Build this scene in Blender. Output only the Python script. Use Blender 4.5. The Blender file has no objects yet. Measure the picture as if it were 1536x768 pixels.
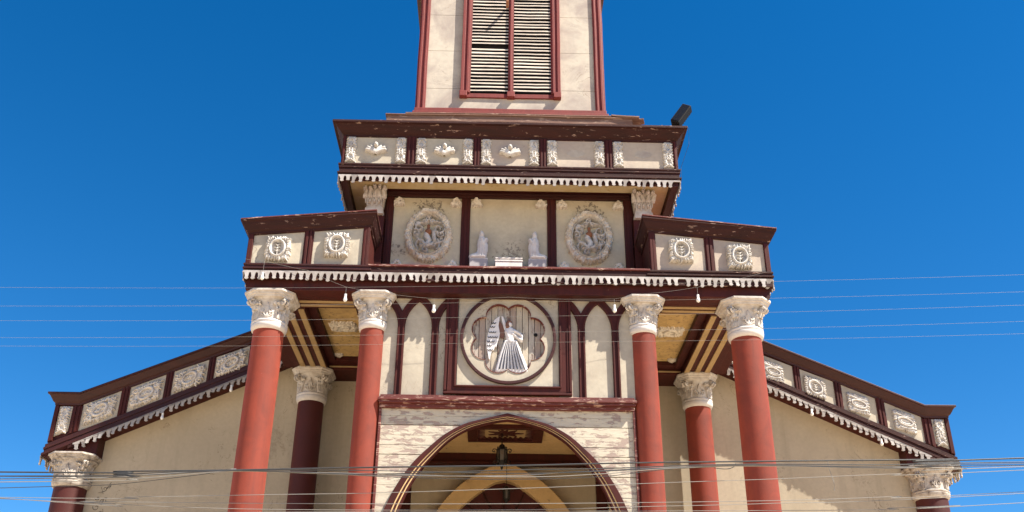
import bpy, bmesh, math, random
import numpy as np
from mathutils import Vector, Matrix, noise
R = math.radians
rnd = random.Random(7)
S = bpy.context.scene
COL = S.collection

# ------------------------------------------------------------------ camera, sky, sun, exposure
CAM = np.array([-.22, -16., 1.6])
def cam_basis(p, y, r):
    f = np.array([math.sin(y)*math.cos(p), math.cos(y)*math.cos(p), math.sin(p)])
    rt = np.array([math.cos(y), -math.sin(y), 0]); up = np.cross(rt, f)
    return math.cos(r)*rt+math.sin(r)*up, -math.sin(r)*rt+math.cos(r)*up, f
cA, cB, cG = cam_basis(R(27.73), R(.98), R(.533))
cd = bpy.data.cameras.new('camera'); cam = bpy.data.objects.new('camera', cd); COL.objects.link(cam)
cam.matrix_world = Matrix([[cA[0], cB[0], -cG[0], CAM[0]], [cA[1], cB[1], -cG[1], CAM[1]], [cA[2], cB[2], -cG[2], CAM[2]], [0, 0, 0, 1]])
cd.sensor_width = 36; cd.lens = 36*1497/1536; cd.clip_start = .1; cd.clip_end = 6000
S.camera = cam

AZ, EL = 62., 53.                       # sun: degrees right of the facade normal, and up
W = bpy.data.worlds.new('World'); S.world = W; W.use_nodes = True
wn = W.node_tree; wn.nodes.clear()
wo = wn.nodes.new('ShaderNodeOutputWorld'); bg = wn.nodes.new('ShaderNodeBackground')
sky = wn.nodes.new('ShaderNodeTexSky'); sky.sky_type = 'NISHITA'; sky.sun_disc = False
sky.sun_elevation = R(EL); sky.sun_rotation = R(180-AZ)
sky.altitude = 1500; sky.air_density = 1.0; sky.dust_density = .15; sky.ozone_density = 3.5
hs = wn.nodes.new('ShaderNodeHueSaturation'); hs.inputs['Saturation'].default_value = 1.36; hs.inputs['Value'].default_value = 1.0
wn.links.new(sky.outputs[0], hs.inputs['Color']); wn.links.new(hs.outputs[0], bg.inputs[0])
bg.inputs[1].default_value = .068
wn.links.new(bg.outputs[0], wo.inputs[0])
ld = bpy.data.lights.new('sun', 'SUN'); ld.energy = 5.0; ld.angle = R(.5); ld.color = (1, .915, .79)
sun = bpy.data.objects.new('sun', ld); COL.objects.link(sun)
sd = Vector((math.sin(R(AZ))*math.cos(R(EL)), -math.cos(R(AZ))*math.cos(R(EL)), math.sin(R(EL))))
sun.rotation_euler = sd.to_track_quat('Z', 'Y').to_euler(); sun.location = (20, -30, 40)
S.view_settings.view_transform = 'Standard'; S.view_settings.look = 'None'
S.view_settings.exposure = 1.43; S.view_settings.gamma = 1; S.view_settings.use_curve_mapping = False
S.render.engine = 'CYCLES'; S.cycles.max_bounces = 8; S.cycles.diffuse_bounces = 5

# ------------------------------------------------------------------ materials
def nd(nt, t, **kw):
    n = nt.nodes.new(t)
    for k, v in kw.items(): setattr(n, k, v)
    return n
def mk(name, base, dirt=None, dirt_amt=.5, wear=None, wear_lo=.62, wear_hi=.66, wear_scale=6, stretch=(1, 1, 1), rough=.7,
       bump=.15, bump_scale=40, dirt_scale=2.0, streak=None, streak_amt=.4, fine=.12, spec=.3, spots=None, cracks=None, wear_mask=0):
    m = bpy.data.materials.new(name); m.use_nodes = True; nt = m.node_tree; L = nt.links.new
    b = nt.nodes['Principled BSDF']; b.inputs['Roughness'].default_value = rough
    b.inputs['Specular IOR Level'].default_value = spec
    if name in ('red_column_plaster', 'shaded_red_column_plaster', 'cream_wall') and 'Diffuse Roughness' in b.inputs: b.inputs['Diffuse Roughness'].default_value = .9
    tc = nd(nt, 'ShaderNodeTexCoord'); oi = nd(nt, 'ShaderNodeObjectInfo')
    mp = nd(nt, 'ShaderNodeMapping'); mp.inputs['Scale'].default_value = stretch
    va = nd(nt, 'ShaderNodeVectorMath', operation='MULTIPLY_ADD')
    L(tc.outputs['Object'], va.inputs[0]); va.inputs[1].default_value = (1, 1, 1); L(oi.outputs['Location'], va.inputs[2])
    L(va.outputs[0], mp.inputs['Vector'])
    def noise_(scale, detail=6, vec=mp, rough_=.6, dist=0):
        n = nd(nt, 'ShaderNodeTexNoise'); n.inputs['Scale'].default_value = scale; n.inputs['Detail'].default_value = detail
        n.inputs['Roughness'].default_value = rough_; n.inputs['Distortion'].default_value = dist; L(vec.outputs[0], n.inputs['Vector']); return n
    def ramp(src, a, c):
        r = nd(nt, 'ShaderNodeMapRange'); r.inputs['From Min'].default_value = a; r.inputs['From Max'].default_value = c; L(src, r.inputs['Value']); return r
    def mix(fac, a, c):
        x = nd(nt, 'ShaderNodeMix', data_type='RGBA')
        if hasattr(fac, 'links'): L(fac, x.inputs['Factor'])
        else: x.inputs['Factor'].default_value = fac
        for s, v in (('A', a), ('B', c)):
            sock = [i for i in x.inputs if i.name == s and i.type == 'RGBA'][0]
            if hasattr(v, 'links'): L(v, sock)
            else: sock.default_value = (*v, 1)
        return [o for o in x.outputs if o.type == 'RGBA'][0]
    def scaled(sock, k):
        q = nd(nt, 'ShaderNodeMath', operation='MULTIPLY'); L(sock, q.inputs[0]); q.inputs[1].default_value = k; return q.outputs[0]
    c = base
    nf = noise_(14, 8)
    c = mix(scaled(ramp(nf.outputs[0], .35, .75).outputs[0], fine*3), c, tuple(v*.6 for v in base))
    if dirt:
        n1 = noise_(dirt_scale, 7, dist=.6); c = mix(scaled(ramp(n1.outputs[0], .42, .72).outputs[0], dirt_amt), c, dirt)
    if streak:
        mp2 = nd(nt, 'ShaderNodeMapping'); mp2.inputs['Scale'].default_value = (4, 4, .3); L(va.outputs[0], mp2.inputs['Vector'])
        n2 = noise_(1.0, 6, mp2); c = mix(scaled(ramp(n2.outputs[0], .5, .72).outputs[0], streak_amt), c, streak)
    for (ctr, rad, scol, lo, sc) in (spots or ()):      # mildew and flaked patches with a place of their own
        df = nd(nt, 'ShaderNodeVectorMath', operation='DISTANCE'); L(va.outputs[0], df.inputs[0]); df.inputs[1].default_value = ctr
        fr = nd(nt, 'ShaderNodeMapRange'); fr.inputs['From Min'].default_value = rad; fr.inputs['From Max'].default_value = rad*.2; L(df.outputs['Value'], fr.inputs['Value'])
        ns = noise_(sc, 9, va, .7, .5); ad = nd(nt, 'ShaderNodeMath', operation='MULTIPLY_ADD'); L(fr.outputs[0], ad.inputs[0]); ad.inputs[1].default_value = .22; L(ns.outputs[0], ad.inputs[2])
        gt = nd(nt, 'ShaderNodeMath', operation='MULTIPLY'); L(ramp(ad.outputs[0], lo, lo+.07).outputs[0], gt.inputs[0]); L(ramp(fr.outputs[0], 0, .15).outputs[0], gt.inputs[1])
        c = mix(scaled(gt.outputs[0], .85), c, scol)
    if cracks:
        nk = noise_(1.6, 5, va, .6, 1.0); sb_ = nd(nt, 'ShaderNodeMath', operation='SUBTRACT'); L(nk.outputs[0], sb_.inputs[0]); sb_.inputs[1].default_value = .5
        ab = nd(nt, 'ShaderNodeMath', operation='ABSOLUTE'); L(sb_.outputs[0], ab.inputs[0]); ck = ramp(ab.outputs[0], .006, .001)
        mk_ = ramp(noise_(.9, 2, va).outputs[0], .52, .62); ml = nd(nt, 'ShaderNodeMath', operation='MULTIPLY'); L(ck.outputs[0], ml.inputs[0]); L(mk_.outputs[0], ml.inputs[1])
        c = mix(scaled(ml.outputs[0], .85), c, cracks)
    hgt = nd(nt, 'ShaderNodeMath', operation='MULTIPLY'); nb = noise_(bump_scale, 6); L(nb.outputs[0], hgt.inputs[0]); hgt.inputs[1].default_value = 1
    hout = hgt.outputs[0]
    if wear:
        n3 = noise_(wear_scale, 10, rough_=.68, dist=.4); src = n3.outputs[0]
        if wear_mask:
            nm_ = noise_(wear_mask, 3, va); ma = nd(nt, 'ShaderNodeMath', operation='MULTIPLY_ADD'); L(nm_.outputs[0], ma.inputs[0]); ma.inputs[1].default_value = .55; ma.inputs[2].default_value = -.27
            ad2 = nd(nt, 'ShaderNodeMath', operation='ADD'); L(src, ad2.inputs[0]); L(ma.outputs[0], ad2.inputs[1]); src = ad2.outputs[0]
        r3 = ramp(src, wear_lo, wear_hi)
        c = mix(r3.outputs[0], c, wear)
        sb = nd(nt, 'ShaderNodeMath', operation='SUBTRACT'); L(hout, sb.inputs[0]); L(r3.outputs[0], sb.inputs[1]); hout = sb.outputs[0]
    L(c, b.inputs['Base Color'])
    bp = nd(nt, 'ShaderNodeBump'); bp.inputs['Strength'].default_value = bump; bp.inputs['Distance'].default_value = .01
    L(hout, bp.inputs['Height']); L(bp.outputs[0], b.inputs['Normal'])
    return m
M = {}
M['cream'] = mk('cream_plaster', (.49, .44, .345), (.32, .275, .22), .8, rough=.85, streak=(.38, .32, .24), streak_amt=.35, wear=(.33, .26, .20), wear_lo=.665, wear_hi=.70, wear_scale=7, cracks=(.2, .16, .12))
M['cream_wall'] = mk('cream_wall', (.545, .475, .36), (.42, .36, .265), .6, rough=.9, streak=(.33, .28, .205), streak_amt=.38, dirt_scale=.7, bump=.25, bump_scale=14, wear=(.30, .23, .16), wear_lo=.72, wear_hi=.75, wear_scale=12, fine=.1, cracks=(.27, .215, .155), spots=[((-4.9, 3.94, 7.6), 1.0, (.40, .335, .25), .68, 9)])
MK = (.13, .105, .085); PK = (.43, .33, .29)
M['attic_cream'] = mk('attic_cream_plaster', (.55, .49, .36), (.40, .34, .255), .65, rough=.85, streak=(.40, .34, .25), streak_amt=.3, spots=[((-1.53, .55, 11.32), .42, MK, .61, 13), ((1.53, .55, 11.32), .42, MK, .61, 13), ((.05, .55, 10.4), .5, (.22, .18, .14), .665, 15), ((-1.5, .55, 9.95), .75, PK, .60, 3), ((1.5, .55, 9.95), .6, MK, .70, 9), ((-2.1, .55, 10.5), .4, MK, .72, 14)])
M['tower_cream'] = mk('tower_cream_paint', (.50, .45, .37), (.29, .24, .215), 1.0, rough=.85, cracks=(.25, .2, .16), streak=(.45, .37, .3), streak_amt=.35, dirt_scale=1.6, wear=(.42, .33, .28), wear_lo=.64, wear_hi=.74, wear_scale=3)
M['faded_cream'] = mk('faded_cream', (.48, .41, .325), (.33, .26, .23), .95, rough=.85, dirt_scale=1.1, wear=(.30, .235, .20), wear_lo=.66, wear_hi=.69, wear_scale=6)
M['clap'] = mk('peeling_clapboard', (.54, .49, .39), (.43, .365, .29), .7, rough=.85, wear=(.34, .265, .225), wear_lo=.545, wear_hi=.565, wear_scale=7, stretch=(.7, 1, 2.4), bump=.6, dirt_scale=3, wear_mask=1.6)
M['maroon'] = mk('maroon_wood_paint', (.050, .0125, .0098), (.026, .009, .0075), .7, rough=.5, wear=(.30, .17, .13), wear_lo=.69, wear_hi=.71, wear_scale=7, stretch=(1, 1, 4), bump=.25)
M['maroon_v'] = mk('maroon_post_paint', (.066, .0142, .0108), (.030, .0095, .0078), .75, rough=.55, spec=.18, wear=(.30, .17, .13), wear_lo=.71, wear_hi=.73, wear_scale=7, stretch=(4, 4, 1), bump=.25)
M['tower_red'] = mk('tower_red_paint', (.19, .034, .028), (.12, .024, .02), .7, rough=.6, wear=(.34, .22, .19), wear_lo=.69, wear_hi=.71, wear_scale=8, stretch=(4, 4, 1), bump=.3)
M['maroon_worn'] = mk('worn_maroon_paint', (.040, .0115, .0092), (.021, .009, .0075), .8, rough=.65, spec=.18, wear=(.27, .18, .14), wear_lo=.615, wear_hi=.635, wear_scale=5, stretch=(1, 1, 5), bump=.45)
M['ledge'] = mk('pale_worn_maroon', (.13, .030, .024), (.075, .019, .016), .6, rough=.6, wear=(.42, .27, .21), wear_lo=.56, wear_hi=.60, wear_scale=5, stretch=(1, 1, 6), bump=.4)
M['roofboard'] = mk('weathered_roof_board', (.21, .125, .092), (.13, .06, .045), .8, rough=.8, wear=(.36, .25, .19), wear_lo=.55, wear_hi=.62, wear_scale=4, stretch=(1, 1, 6), bump=.4)
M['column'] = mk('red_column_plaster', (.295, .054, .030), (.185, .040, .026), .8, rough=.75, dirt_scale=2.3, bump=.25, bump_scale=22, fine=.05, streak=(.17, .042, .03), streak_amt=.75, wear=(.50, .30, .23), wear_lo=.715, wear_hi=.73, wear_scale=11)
M['column_shaded'] = mk('shaded_red_column_plaster', (.085, .018, .0145), (.055, .013, .011), .5, rough=.65, bump=.2, bump_scale=22, fine=.05, wear=(.5, .3, .22), wear_lo=.78, wear_hi=.785, wear_scale=18)  # red column plaster with standing shade put into a darker base colour
M['white'] = mk('white_ornament_paint', (.60, .575, .535), (.25, .215, .18), .85, rough=.7, dirt_scale=9, bump=.3, bump_scale=60, fine=.1)
M['grey'] = mk('grey_white_ornament_paint', (.68, .64, .58), (.33, .28, .24), .7, rough=.75, dirt_scale=9, bump=.3, bump_scale=60, fine=.12)
M['capital'] = mk('weathered_capital_plaster', (.58, .54, .49), (.33, .27, .215), .75, rough=.8, dirt_scale=7, bump=.4, bump_scale=40, fine=.12, wear=(.30, .20, .12), wear_lo=.66, wear_hi=.72, wear_scale=9)
M['capital_worn'] = mk('crumbling_capital_plaster', (.52, .47, .41), (.20, .155, .12), .9, rough=.85, dirt_scale=8, bump=.6, bump_scale=30, fine=.15, wear=(.14, .10, .075), wear_lo=.60, wear_hi=.66, wear_scale=8)
M['cap_ring'] = mk('capital_ring_white', (.66, .62, .58), (.5, .45, .4), .5, rough=.5, dirt_scale=5, bump=.15)
M['medal'] = mk('medallion_plaster', (.74, .69, .60), (.40, .32, .23), .75, rough=.8, dirt_scale=9, bump=.4, bump_scale=50, fine=.14)
M['orange'] = mk('faded_orange_paint', (.28, .115, .055), (.14, .07, .045), .6, rough=.7, dirt_scale=10)
M['fringe'] = mk('fringe_white_paint', (.42, .39, .365), (.24, .20, .18), .75, rough=.7, dirt_scale=5, bump=.2)
M['fringe_grey'] = mk('fringe_grey_paint', (.37, .345, .325), (.2, .17, .15), .7, rough=.7, dirt_scale=5, bump=.2)  # greyer fringe tone for the left wing
M['tan'] = mk('tan_boards', (.68, .48, .235), (.50, .34, .16), .6, rough=.6, stretch=(1, 1, 1), dirt_scale=2.5, wear=(.30, .19, .10), wear_lo=.62, wear_hi=.68, wear_scale=5)
M['tan_worn'] = mk('tan_mottled_boards', (.58, .40, .17), (.36, .24, .10), .8, rough=.65, dirt_scale=4, wear=(.20, .13, .07), wear_lo=.58, wear_hi=.62, wear_scale=14)
M['tan_strip'] = mk('tan_strip_paint', (.43, .30, .145), (.28, .19, .09), .7, rough=.6)
M['soffit'] = mk('cream_soffit', (.62, .52, .31), (.50, .36, .13), .8, rough=.75, dirt_scale=2.5, wear=(.36, .22, .06), wear_lo=.62, wear_hi=.7, wear_scale=4)
M['board_mix'] = mk('weathered_planks', (.43, .385, .325), (.29, .235, .20), .85, rough=.85, dirt_scale=3, wear=(.20, .14, .115), wear_lo=.56, wear_hi=.59, wear_scale=5, stretch=(4, 1, .9), bump=.5)
M['board_light'] = mk('cream_planks', (.48, .425, .335), (.34, .28, .21), .8, rough=.85, dirt_scale=3, wear=(.24, .17, .13), wear_lo=.62, wear_hi=.65, wear_scale=6, stretch=(4, 1, .9), bump=.5)
M['board_dark'] = mk('bare_grey_planks', (.36, .285, .235), (.24, .18, .15), .8, rough=.9, dirt_scale=3, wear=(.42, .36, .28), wear_lo=.57, wear_hi=.6, wear_scale=8, stretch=(4, 1, .9), bump=.5)
M['slat'] = mk('louver_slat_paint', (.62, .54, .45), (.42, .35, .29), .8, rough=.75, dirt_scale=3, stretch=(1, 1, 1))
M['dark'] = mk('dark_interior', (.012, .010, .010), rough=.95)
M['angel_white'] = mk('angel_white_paint', (.70, .68, .68), (.45, .41, .42), .4, rough=.7, dirt_scale=8)
M['angel_line'] = mk('dark_blue_outline', (.035, .035, .05), rough=.8)
M['angel_brown'] = mk('worn_brown_wood', (.17, .085, .065), (.10, .05, .04), .6, rough=.85)
M['statue'] = mk('white_statue_plaster', (.70, .665, .62), (.48, .43, .39), .6, rough=.7, dirt_scale=7)
M['plinth'] = mk('shaded_plinth', (.36, .345, .35), (.42, .38, .37), .5, rough=.8)  # the plinths' shade is put into this grey base colour
M['iron'] = mk('black_iron', (.02, .018, .018), rough=.5)
M['glass_m'] = mk('dusty_lantern_glass', (.13, .115, .10), rough=.3, spec=.5)
M['cable'] = mk('grey_cable_sheath', (.045, .045, .045), rough=.5, spec=.4)
M['cable_pale'] = mk('pale_cable_sheath', (.25, .24, .22), rough=.55, spec=.5)
M['bulb'] = mk('white_bulb_glass', (.85, .84, .80), rough=.3, spec=.5)
M['flood_glass'] = mk('dark_floodlight_glass', (.012, .012, .014), rough=.3, spec=.3)
M['flood'] = mk('black_floodlight_shell', (.010, .010, .011), rough=.6, spec=.2)
M['steel'] = mk('bare_steel', (.4, .4, .4), rough=.4)
M['concrete'] = mk('pavement_concrete', (.62, .49, .335), (.54, .43, .29), .5, rough=.9, dirt_scale=.6)
M['ground'] = mk('dusty_ground', (.56, .43, .29), (.48, .37, .25), .5, rough=.95, dirt_scale=.3)
M['asphalt'] = mk('dusty_asphalt', (.10, .09, .078), (.15, .125, .10), .5, rough=.9, dirt_scale=.5)
M['line'] = mk('road_paint', (.75, .74, .7), (.5, .48, .45), .5, rough=.7)
M['door'] = mk('dark_red_door', (.075, .014, .012), (.04, .009, .008), .6, rough=.5, stretch=(4, 4, 1))
M['mark'] = mk('charcoal_scribble', (.10, .085, .07), rough=.95)

# ------------------------------------------------------------------ mesh builder
def wob(v, a=.006):
    n = noise.noise_vector(Vector(v)*.8)*1.5+noise.noise_vector(Vector(v)*3.1)*.5; return (v[0]+n[0]*a, v[1]+n[1]*a*.5, v[2]+n[2]*a)
class MB:
    def __init__(s): s.v = []; s.f = []
    def add(s, vs, fs):
        o = len(s.v); s.v += [tuple(map(float, p)) for p in vs]; s.f += [tuple(i+o for i in f) for f in fs]; return s
    def box(s, x0, x1, y0, y1, z0, z1, seg=.3):
        if x0 > x1: x0, x1 = x1, x0
        if y0 > y1: y0, y1 = y1, y0
        if z0 > z1: z0, z1 = z1, z0
        d = (x1-x0, y1-y0, z1-z0); ax = max(range(3), key=lambda i: d[i]); n = max(1, min(40, int(d[ax]/seg)))
        lo = [x0, y0, z0]; hi = [x1, y1, z1]; a, b = [(1, 2), (2, 0), (0, 1)][ax]
        vs = []; fs = []
        for i in range(n+1):
            t = lo[ax]+d[ax]*i/n
            for (p, q) in ((lo[a], lo[b]), (hi[a], lo[b]), (hi[a], hi[b]), (lo[a], hi[b])):
                w = [0, 0, 0]; w[ax] = t; w[a] = p; w[b] = q; vs.append(w)
        for i in range(n):
            for k in range(4):
                j = (k+1) % 4; fs.append((i*4+k, i*4+j, i*4+4+j, i*4+4+k))
        fs.append((3, 2, 1, 0)); e = n*4; fs.append((e, e+1, e+2, e+3))
        return s.add(vs, fs)
    def prism(s, poly, y0, y1):            # polygon in XZ, extruded along Y
        n = len(poly); vs = [(x, y0, z) for x, z in poly]+[(x, y1, z) for x, z in poly]
        fs = [tuple(range(n)), tuple(range(2*n-1, n-1, -1))]+[(i, i+n, (i+1) % n+n, (i+1) % n) for i in range(n)]
        return s.add(vs, fs)
    def loft(s, A, B, y0, y1, closed=False):   # band between two XZ polylines
        n = len(A); vs = [(x, y0, z) for x, z in A]+[(x, y0, z) for x, z in B]+[(x, y1, z) for x, z in A]+[(x, y1, z) for x, z in B]
        fs = []; r = range(n if closed else n-1)
        for i in r:
            j = (i+1) % n
            fs += [(i, j, n+j, n+i), (2*n+i, 3*n+i, 3*n+j, 2*n+j), (i, 2*n+i, 2*n+j, j), (n+i, n+j, 3*n+j, 3*n+i)]
        if not closed: fs += [(0, n, 3*n, 2*n), (n-1, 3*n-1, 4*n-1, 2*n-1)]
        return s.add(vs, fs)
    def strip(s, pts, w, y0, y1, off=0, closed=False):
        P = [np.array(p, float) for p in pts]; n = len(P); A = []; B = []
        for i in range(n):
            if closed: t = P[(i+1) % n]-P[i-1]
            else: t = P[min(i+1, n-1)]-P[max(i-1, 0)]
            t = t/np.linalg.norm(t); nn = np.array([-t[1], t[0]])
            A.append(P[i]+nn*(off+w/2)); B.append(P[i]+nn*(off-w/2))
        return s.loft(A, B, y0, y1, closed)
    def lathe(s, cx, cy, prof, n=32, top=False, bot=False):
        vs = []; fs = []
        for r, z in prof:
            for k in range(n): a = 2*math.pi*k/n; vs.append((cx+r*math.cos(a), cy+r*math.sin(a), z))
        for i in range(len(prof)-1):
            for k in range(n): j = (k+1) % n; fs.append((i*n+k, i*n+j, (i+1)*n+j, (i+1)*n+k))
        if bot: fs.append(tuple(range(n-1, -1, -1)))
        if top: fs.append(tuple(range((len(prof)-1)*n, len(prof)*n)))
        return s.add(vs, fs)
    def tube(s, pts, r, n=6):
        P = [Vector(p) for p in pts]; vs = []; fs = []; m = len(P)
        for i in range(m):
            t = (P[min(i+1, m-1)]-P[max(i-1, 0)]).normalized(); u = t.cross(Vector((0, 0, 1)))
            if u.length < 1e-3: u = t.cross(Vector((1, 0, 0)))
            u.normalize(); w = t.cross(u); rr = r[i] if isinstance(r, (list, tuple)) else r
            for k in range(n): a = 2*math.pi*k/n; vs.append(P[i]+(u*math.cos(a)+w*math.sin(a))*rr)
        for i in range(m-1):
            for k in range(n): j = (k+1) % n; fs.append((i*n+k, i*n+j, (i+1)*n+j, (i+1)*n+k))
        fs += [tuple(range(n-1, -1, -1)), tuple(range((m-1)*n, m*n))]
        return s.add(vs, fs)
    def sweep(s, path, prof, out):         # path: 3-D points, out: outward XY vector at each (mitred), prof: closed (offset, dz)
        m = len(prof); vs = []; fs = []
        for (p, o) in zip(path, out):
            for (d, z) in prof: vs.append((p[0]+o[0]*d, p[1]+o[1]*d, p[2]+z))
        for i in range(len(path)-1):
            for k in range(m): j = (k+1) % m; fs.append((i*m+k, i*m+j, (i+1)*m+j, (i+1)*m+k))
        fs += [tuple(range(m-1, -1, -1)), tuple(range((len(path)-1)*m, len(path)*m))]
        return s.add(vs, fs)
    def build(s, name, mat, parent=None, bevel=0, smooth=False, wobble=0, sm_angle=None):
        me = bpy.data.meshes.new(name)
        vs = [wob(v, wobble) for v in s.v] if wobble else s.v
        me.from_pydata(vs, [], s.f); me.update()
        bm = bmesh.new(); bm.from_mesh(me); bmesh.ops.recalc_face_normals(bm, faces=bm.faces); bm.to_mesh(me); bm.free()
        me.materials.append(mat)
        if smooth: me.shade_smooth()
        if sm_angle: me.set_sharp_from_angle(angle=sm_angle)
        o = bpy.data.objects.new(name, me); COL.objects.link(o)
        if parent: o.parent = parent
        if bevel:
            b = o.modifiers.new('bevel', 'BEVEL'); b.width = bevel; b.segments = 2; b.limit_method = 'ANGLE'; b.angle_limit = R(40)
        return o
def empty(name, loc=(0, 0, 0), parent=None):
    o = bpy.data.objects.new(name, None); COL.objects.link(o); o.location = loc; o.empty_display_size = .2
    if parent: o.parent = parent
    return o
def tag(o, label, cat, group=None):
    o['label'] = label; o['category'] = cat
    if group: o['group'] = group
    return o
def plab(o, label): o['label'] = label; return o

# ------------------------------------------------------------------ carved reliefs: rounded strokes on a fine grid
def spiral(cx, cy, r0, a0, turns, flip=1, r1=.15, n=14):
    return [(cx+r0*(1-(1-r1)*t/n)*math.cos(a0+flip*2*math.pi*turns*t/n), cy+r0*(1-(1-r1)*t/n)*math.sin(a0+flip*2*math.pi*turns*t/n)) for t in range(n+1)]
def oval(cx, cy, rx, ry, n=28, a0=0, a1=2*math.pi): return [(cx+rx*math.cos(a0+(a1-a0)*t/n), cy+ry*math.sin(a0+(a1-a0)*t/n)) for t in range(n+1)]
def leaf(x, y, a, l, bend=0, n=5):
    P = [(x, y)]; 
    for i in range(n): P.append((P[-1][0]+l/n*math.cos(a), P[-1][1]+l/n*math.sin(a))); a += bend/n
    return P
class Relief:
    def __init__(s): s.st = []
    def stroke(s, pts, r, h=None, taper=1.0): s.st.append((pts, r, r*1.0 if h is None else h, taper)); return s
    def grid(s, x0, x1, y0, y1, res, floor=.012):
        nx = int((x1-x0)/res)+1; ny = int((y1-y0)/res)+1
        X, Y = np.meshgrid(np.linspace(x0, x1, nx), np.linspace(y0, y1, ny)); H = np.zeros_like(X)
        for pts, r, h, tp in s.st:
            n = len(pts)-1
            if n == 0: pts = [pts[0], (pts[0][0]+1e-5, pts[0][1])]; n = 1
            for i in range(n):
                ax, ay = pts[i]; bx, by = pts[i+1]; dx, dy = bx-ax, by-ay; ll = dx*dx+dy*dy+1e-12
                t = np.clip(((X-ax)*dx+(Y-ay)*dy)/ll, 0, 1); d = np.hypot(X-ax-t*dx, Y-ay-t*dy)
                rr = r*(1+(tp-1)*(i+t)/n); hh = h*(1+(tp-1)*(i+t)/n)*.5+h*.5
                H = np.maximum(H, np.where(d < rr, floor+hh*np.sqrt(np.maximum(0, 1-(d/rr)**2)), 0))
        return X, Y, H
    def mesh(s, mb, ext, res, mp, floor=.012):
        X, Y, H = s.grid(*ext, res, floor); ny, nx = H.shape; idx = {}; vs = []; fs = []
        on = H > 0
        def vid(j, i):
            if (j, i) not in idx: idx[(j, i)] = len(vs); vs.append(mp(X[j, i], Y[j, i], H[j, i]))
            return idx[(j, i)]
        for j in range(ny-1):
            for i in range(nx-1):
                if on[j, i] or on[j, i+1] or on[j+1, i+1] or on[j+1, i]: fs.append((vid(j, i), vid(j, i+1), vid(j+1, i+1), vid(j+1, i)))
        mb.add(vs, fs); return mb
def flat(cx, y, cz, shear=0, sx=1, sz=1, thick=1):
    return lambda u, v, h: (cx+u*sx, y-h*thick, cz+v*sz+u*sx*shear)

def poly_heights(poly, x0, x1, y0, y1, res):
    nx = int((x1-x0)/res)+1; ny = int((y1-y0)/res)+1
    X, Y = np.meshgrid(np.linspace(x0, x1, nx), np.linspace(y0, y1, ny)); ins = np.zeros(X.shape, bool); D = np.full(X.shape, 9.)
    n = len(poly)
    for i in range(n):
        ax, ay = poly[i]; bx, by = poly[(i+1) % n]
        c = ((ay > Y) != (by > Y)) & (X < (bx-ax)*(Y-ay)/(by-ay+1e-12)+ax); ins ^= c
        dx, dy = bx-ax, by-ay; t = np.clip(((X-ax)*dx+(Y-ay)*dy)/(dx*dx+dy*dy+1e-12), 0, 1); D = np.minimum(D, np.hypot(X-ax-t*dx, Y-ay-t*dy))
    return X, Y, ins, D

# ------------------------------------------------------------------ shared ornaments
def tooth_run(mb, p0, p1, w, h, out, thick=.02, miss=.012, jit=.011):
    """scalloped hanging trim: a row of drop-shaped teeth below a narrow band"""
    p0 = Vector(p0); p1 = Vector(p1); L = (p1-p0).length; n = max(1, round(L/w)); w = L/n; d = (p1-p0)/n; o = Vector((out[0], out[1], 0)); dh = Vector((d.x, d.y, 0)); hl = dh.length
    lev = [(0, .5), (.17, .5), (.20, .46), (.26, .37), (.35, .30), (.48, .26), (.66, .22), (.74, .20), (.79, .25), (.86, .29), (.92, .25), (.97, .14), (1, .03)]
    for i in range(n):
        gone = rnd.random() < miss
        c = p0+d*(i+.5); k = rnd.gauss(0, jit); hh = h*(1+rnd.gauss(0, .05))*(.78 if rnd.random() < .03 else 1)
        vs = []
        lv = lev if not gone else lev[:2]
        for (t, hw) in lv:
            sag = (d.z/hl) if t < .18 else 0
            for sg in (-1, 1):
                for q in (0, thick):
                    p = c+dh.normalized()*(sg*hw*w+(k*t*8*h))+Vector((0, 0, -t*hh+sag*sg*hw*w))+o*(q+k*t*1.5); vs.append(p)
        fs = []
        for j in range(len(lv)-1):
            a = j*4; b = a+4
            fs += [(a+1, b+1, b+3, a+3), (a, a+2, b+2, b), (a, b, b+1, a+1), (a+2, a+3, b+3, b+2)]
        fs += [(0, 1, 3, 2), (len(lv)*4-4, len(lv)*4-2, len(lv)*4-1, len(lv)*4-3)]
        mb.add(vs, fs)
    return mb

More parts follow.
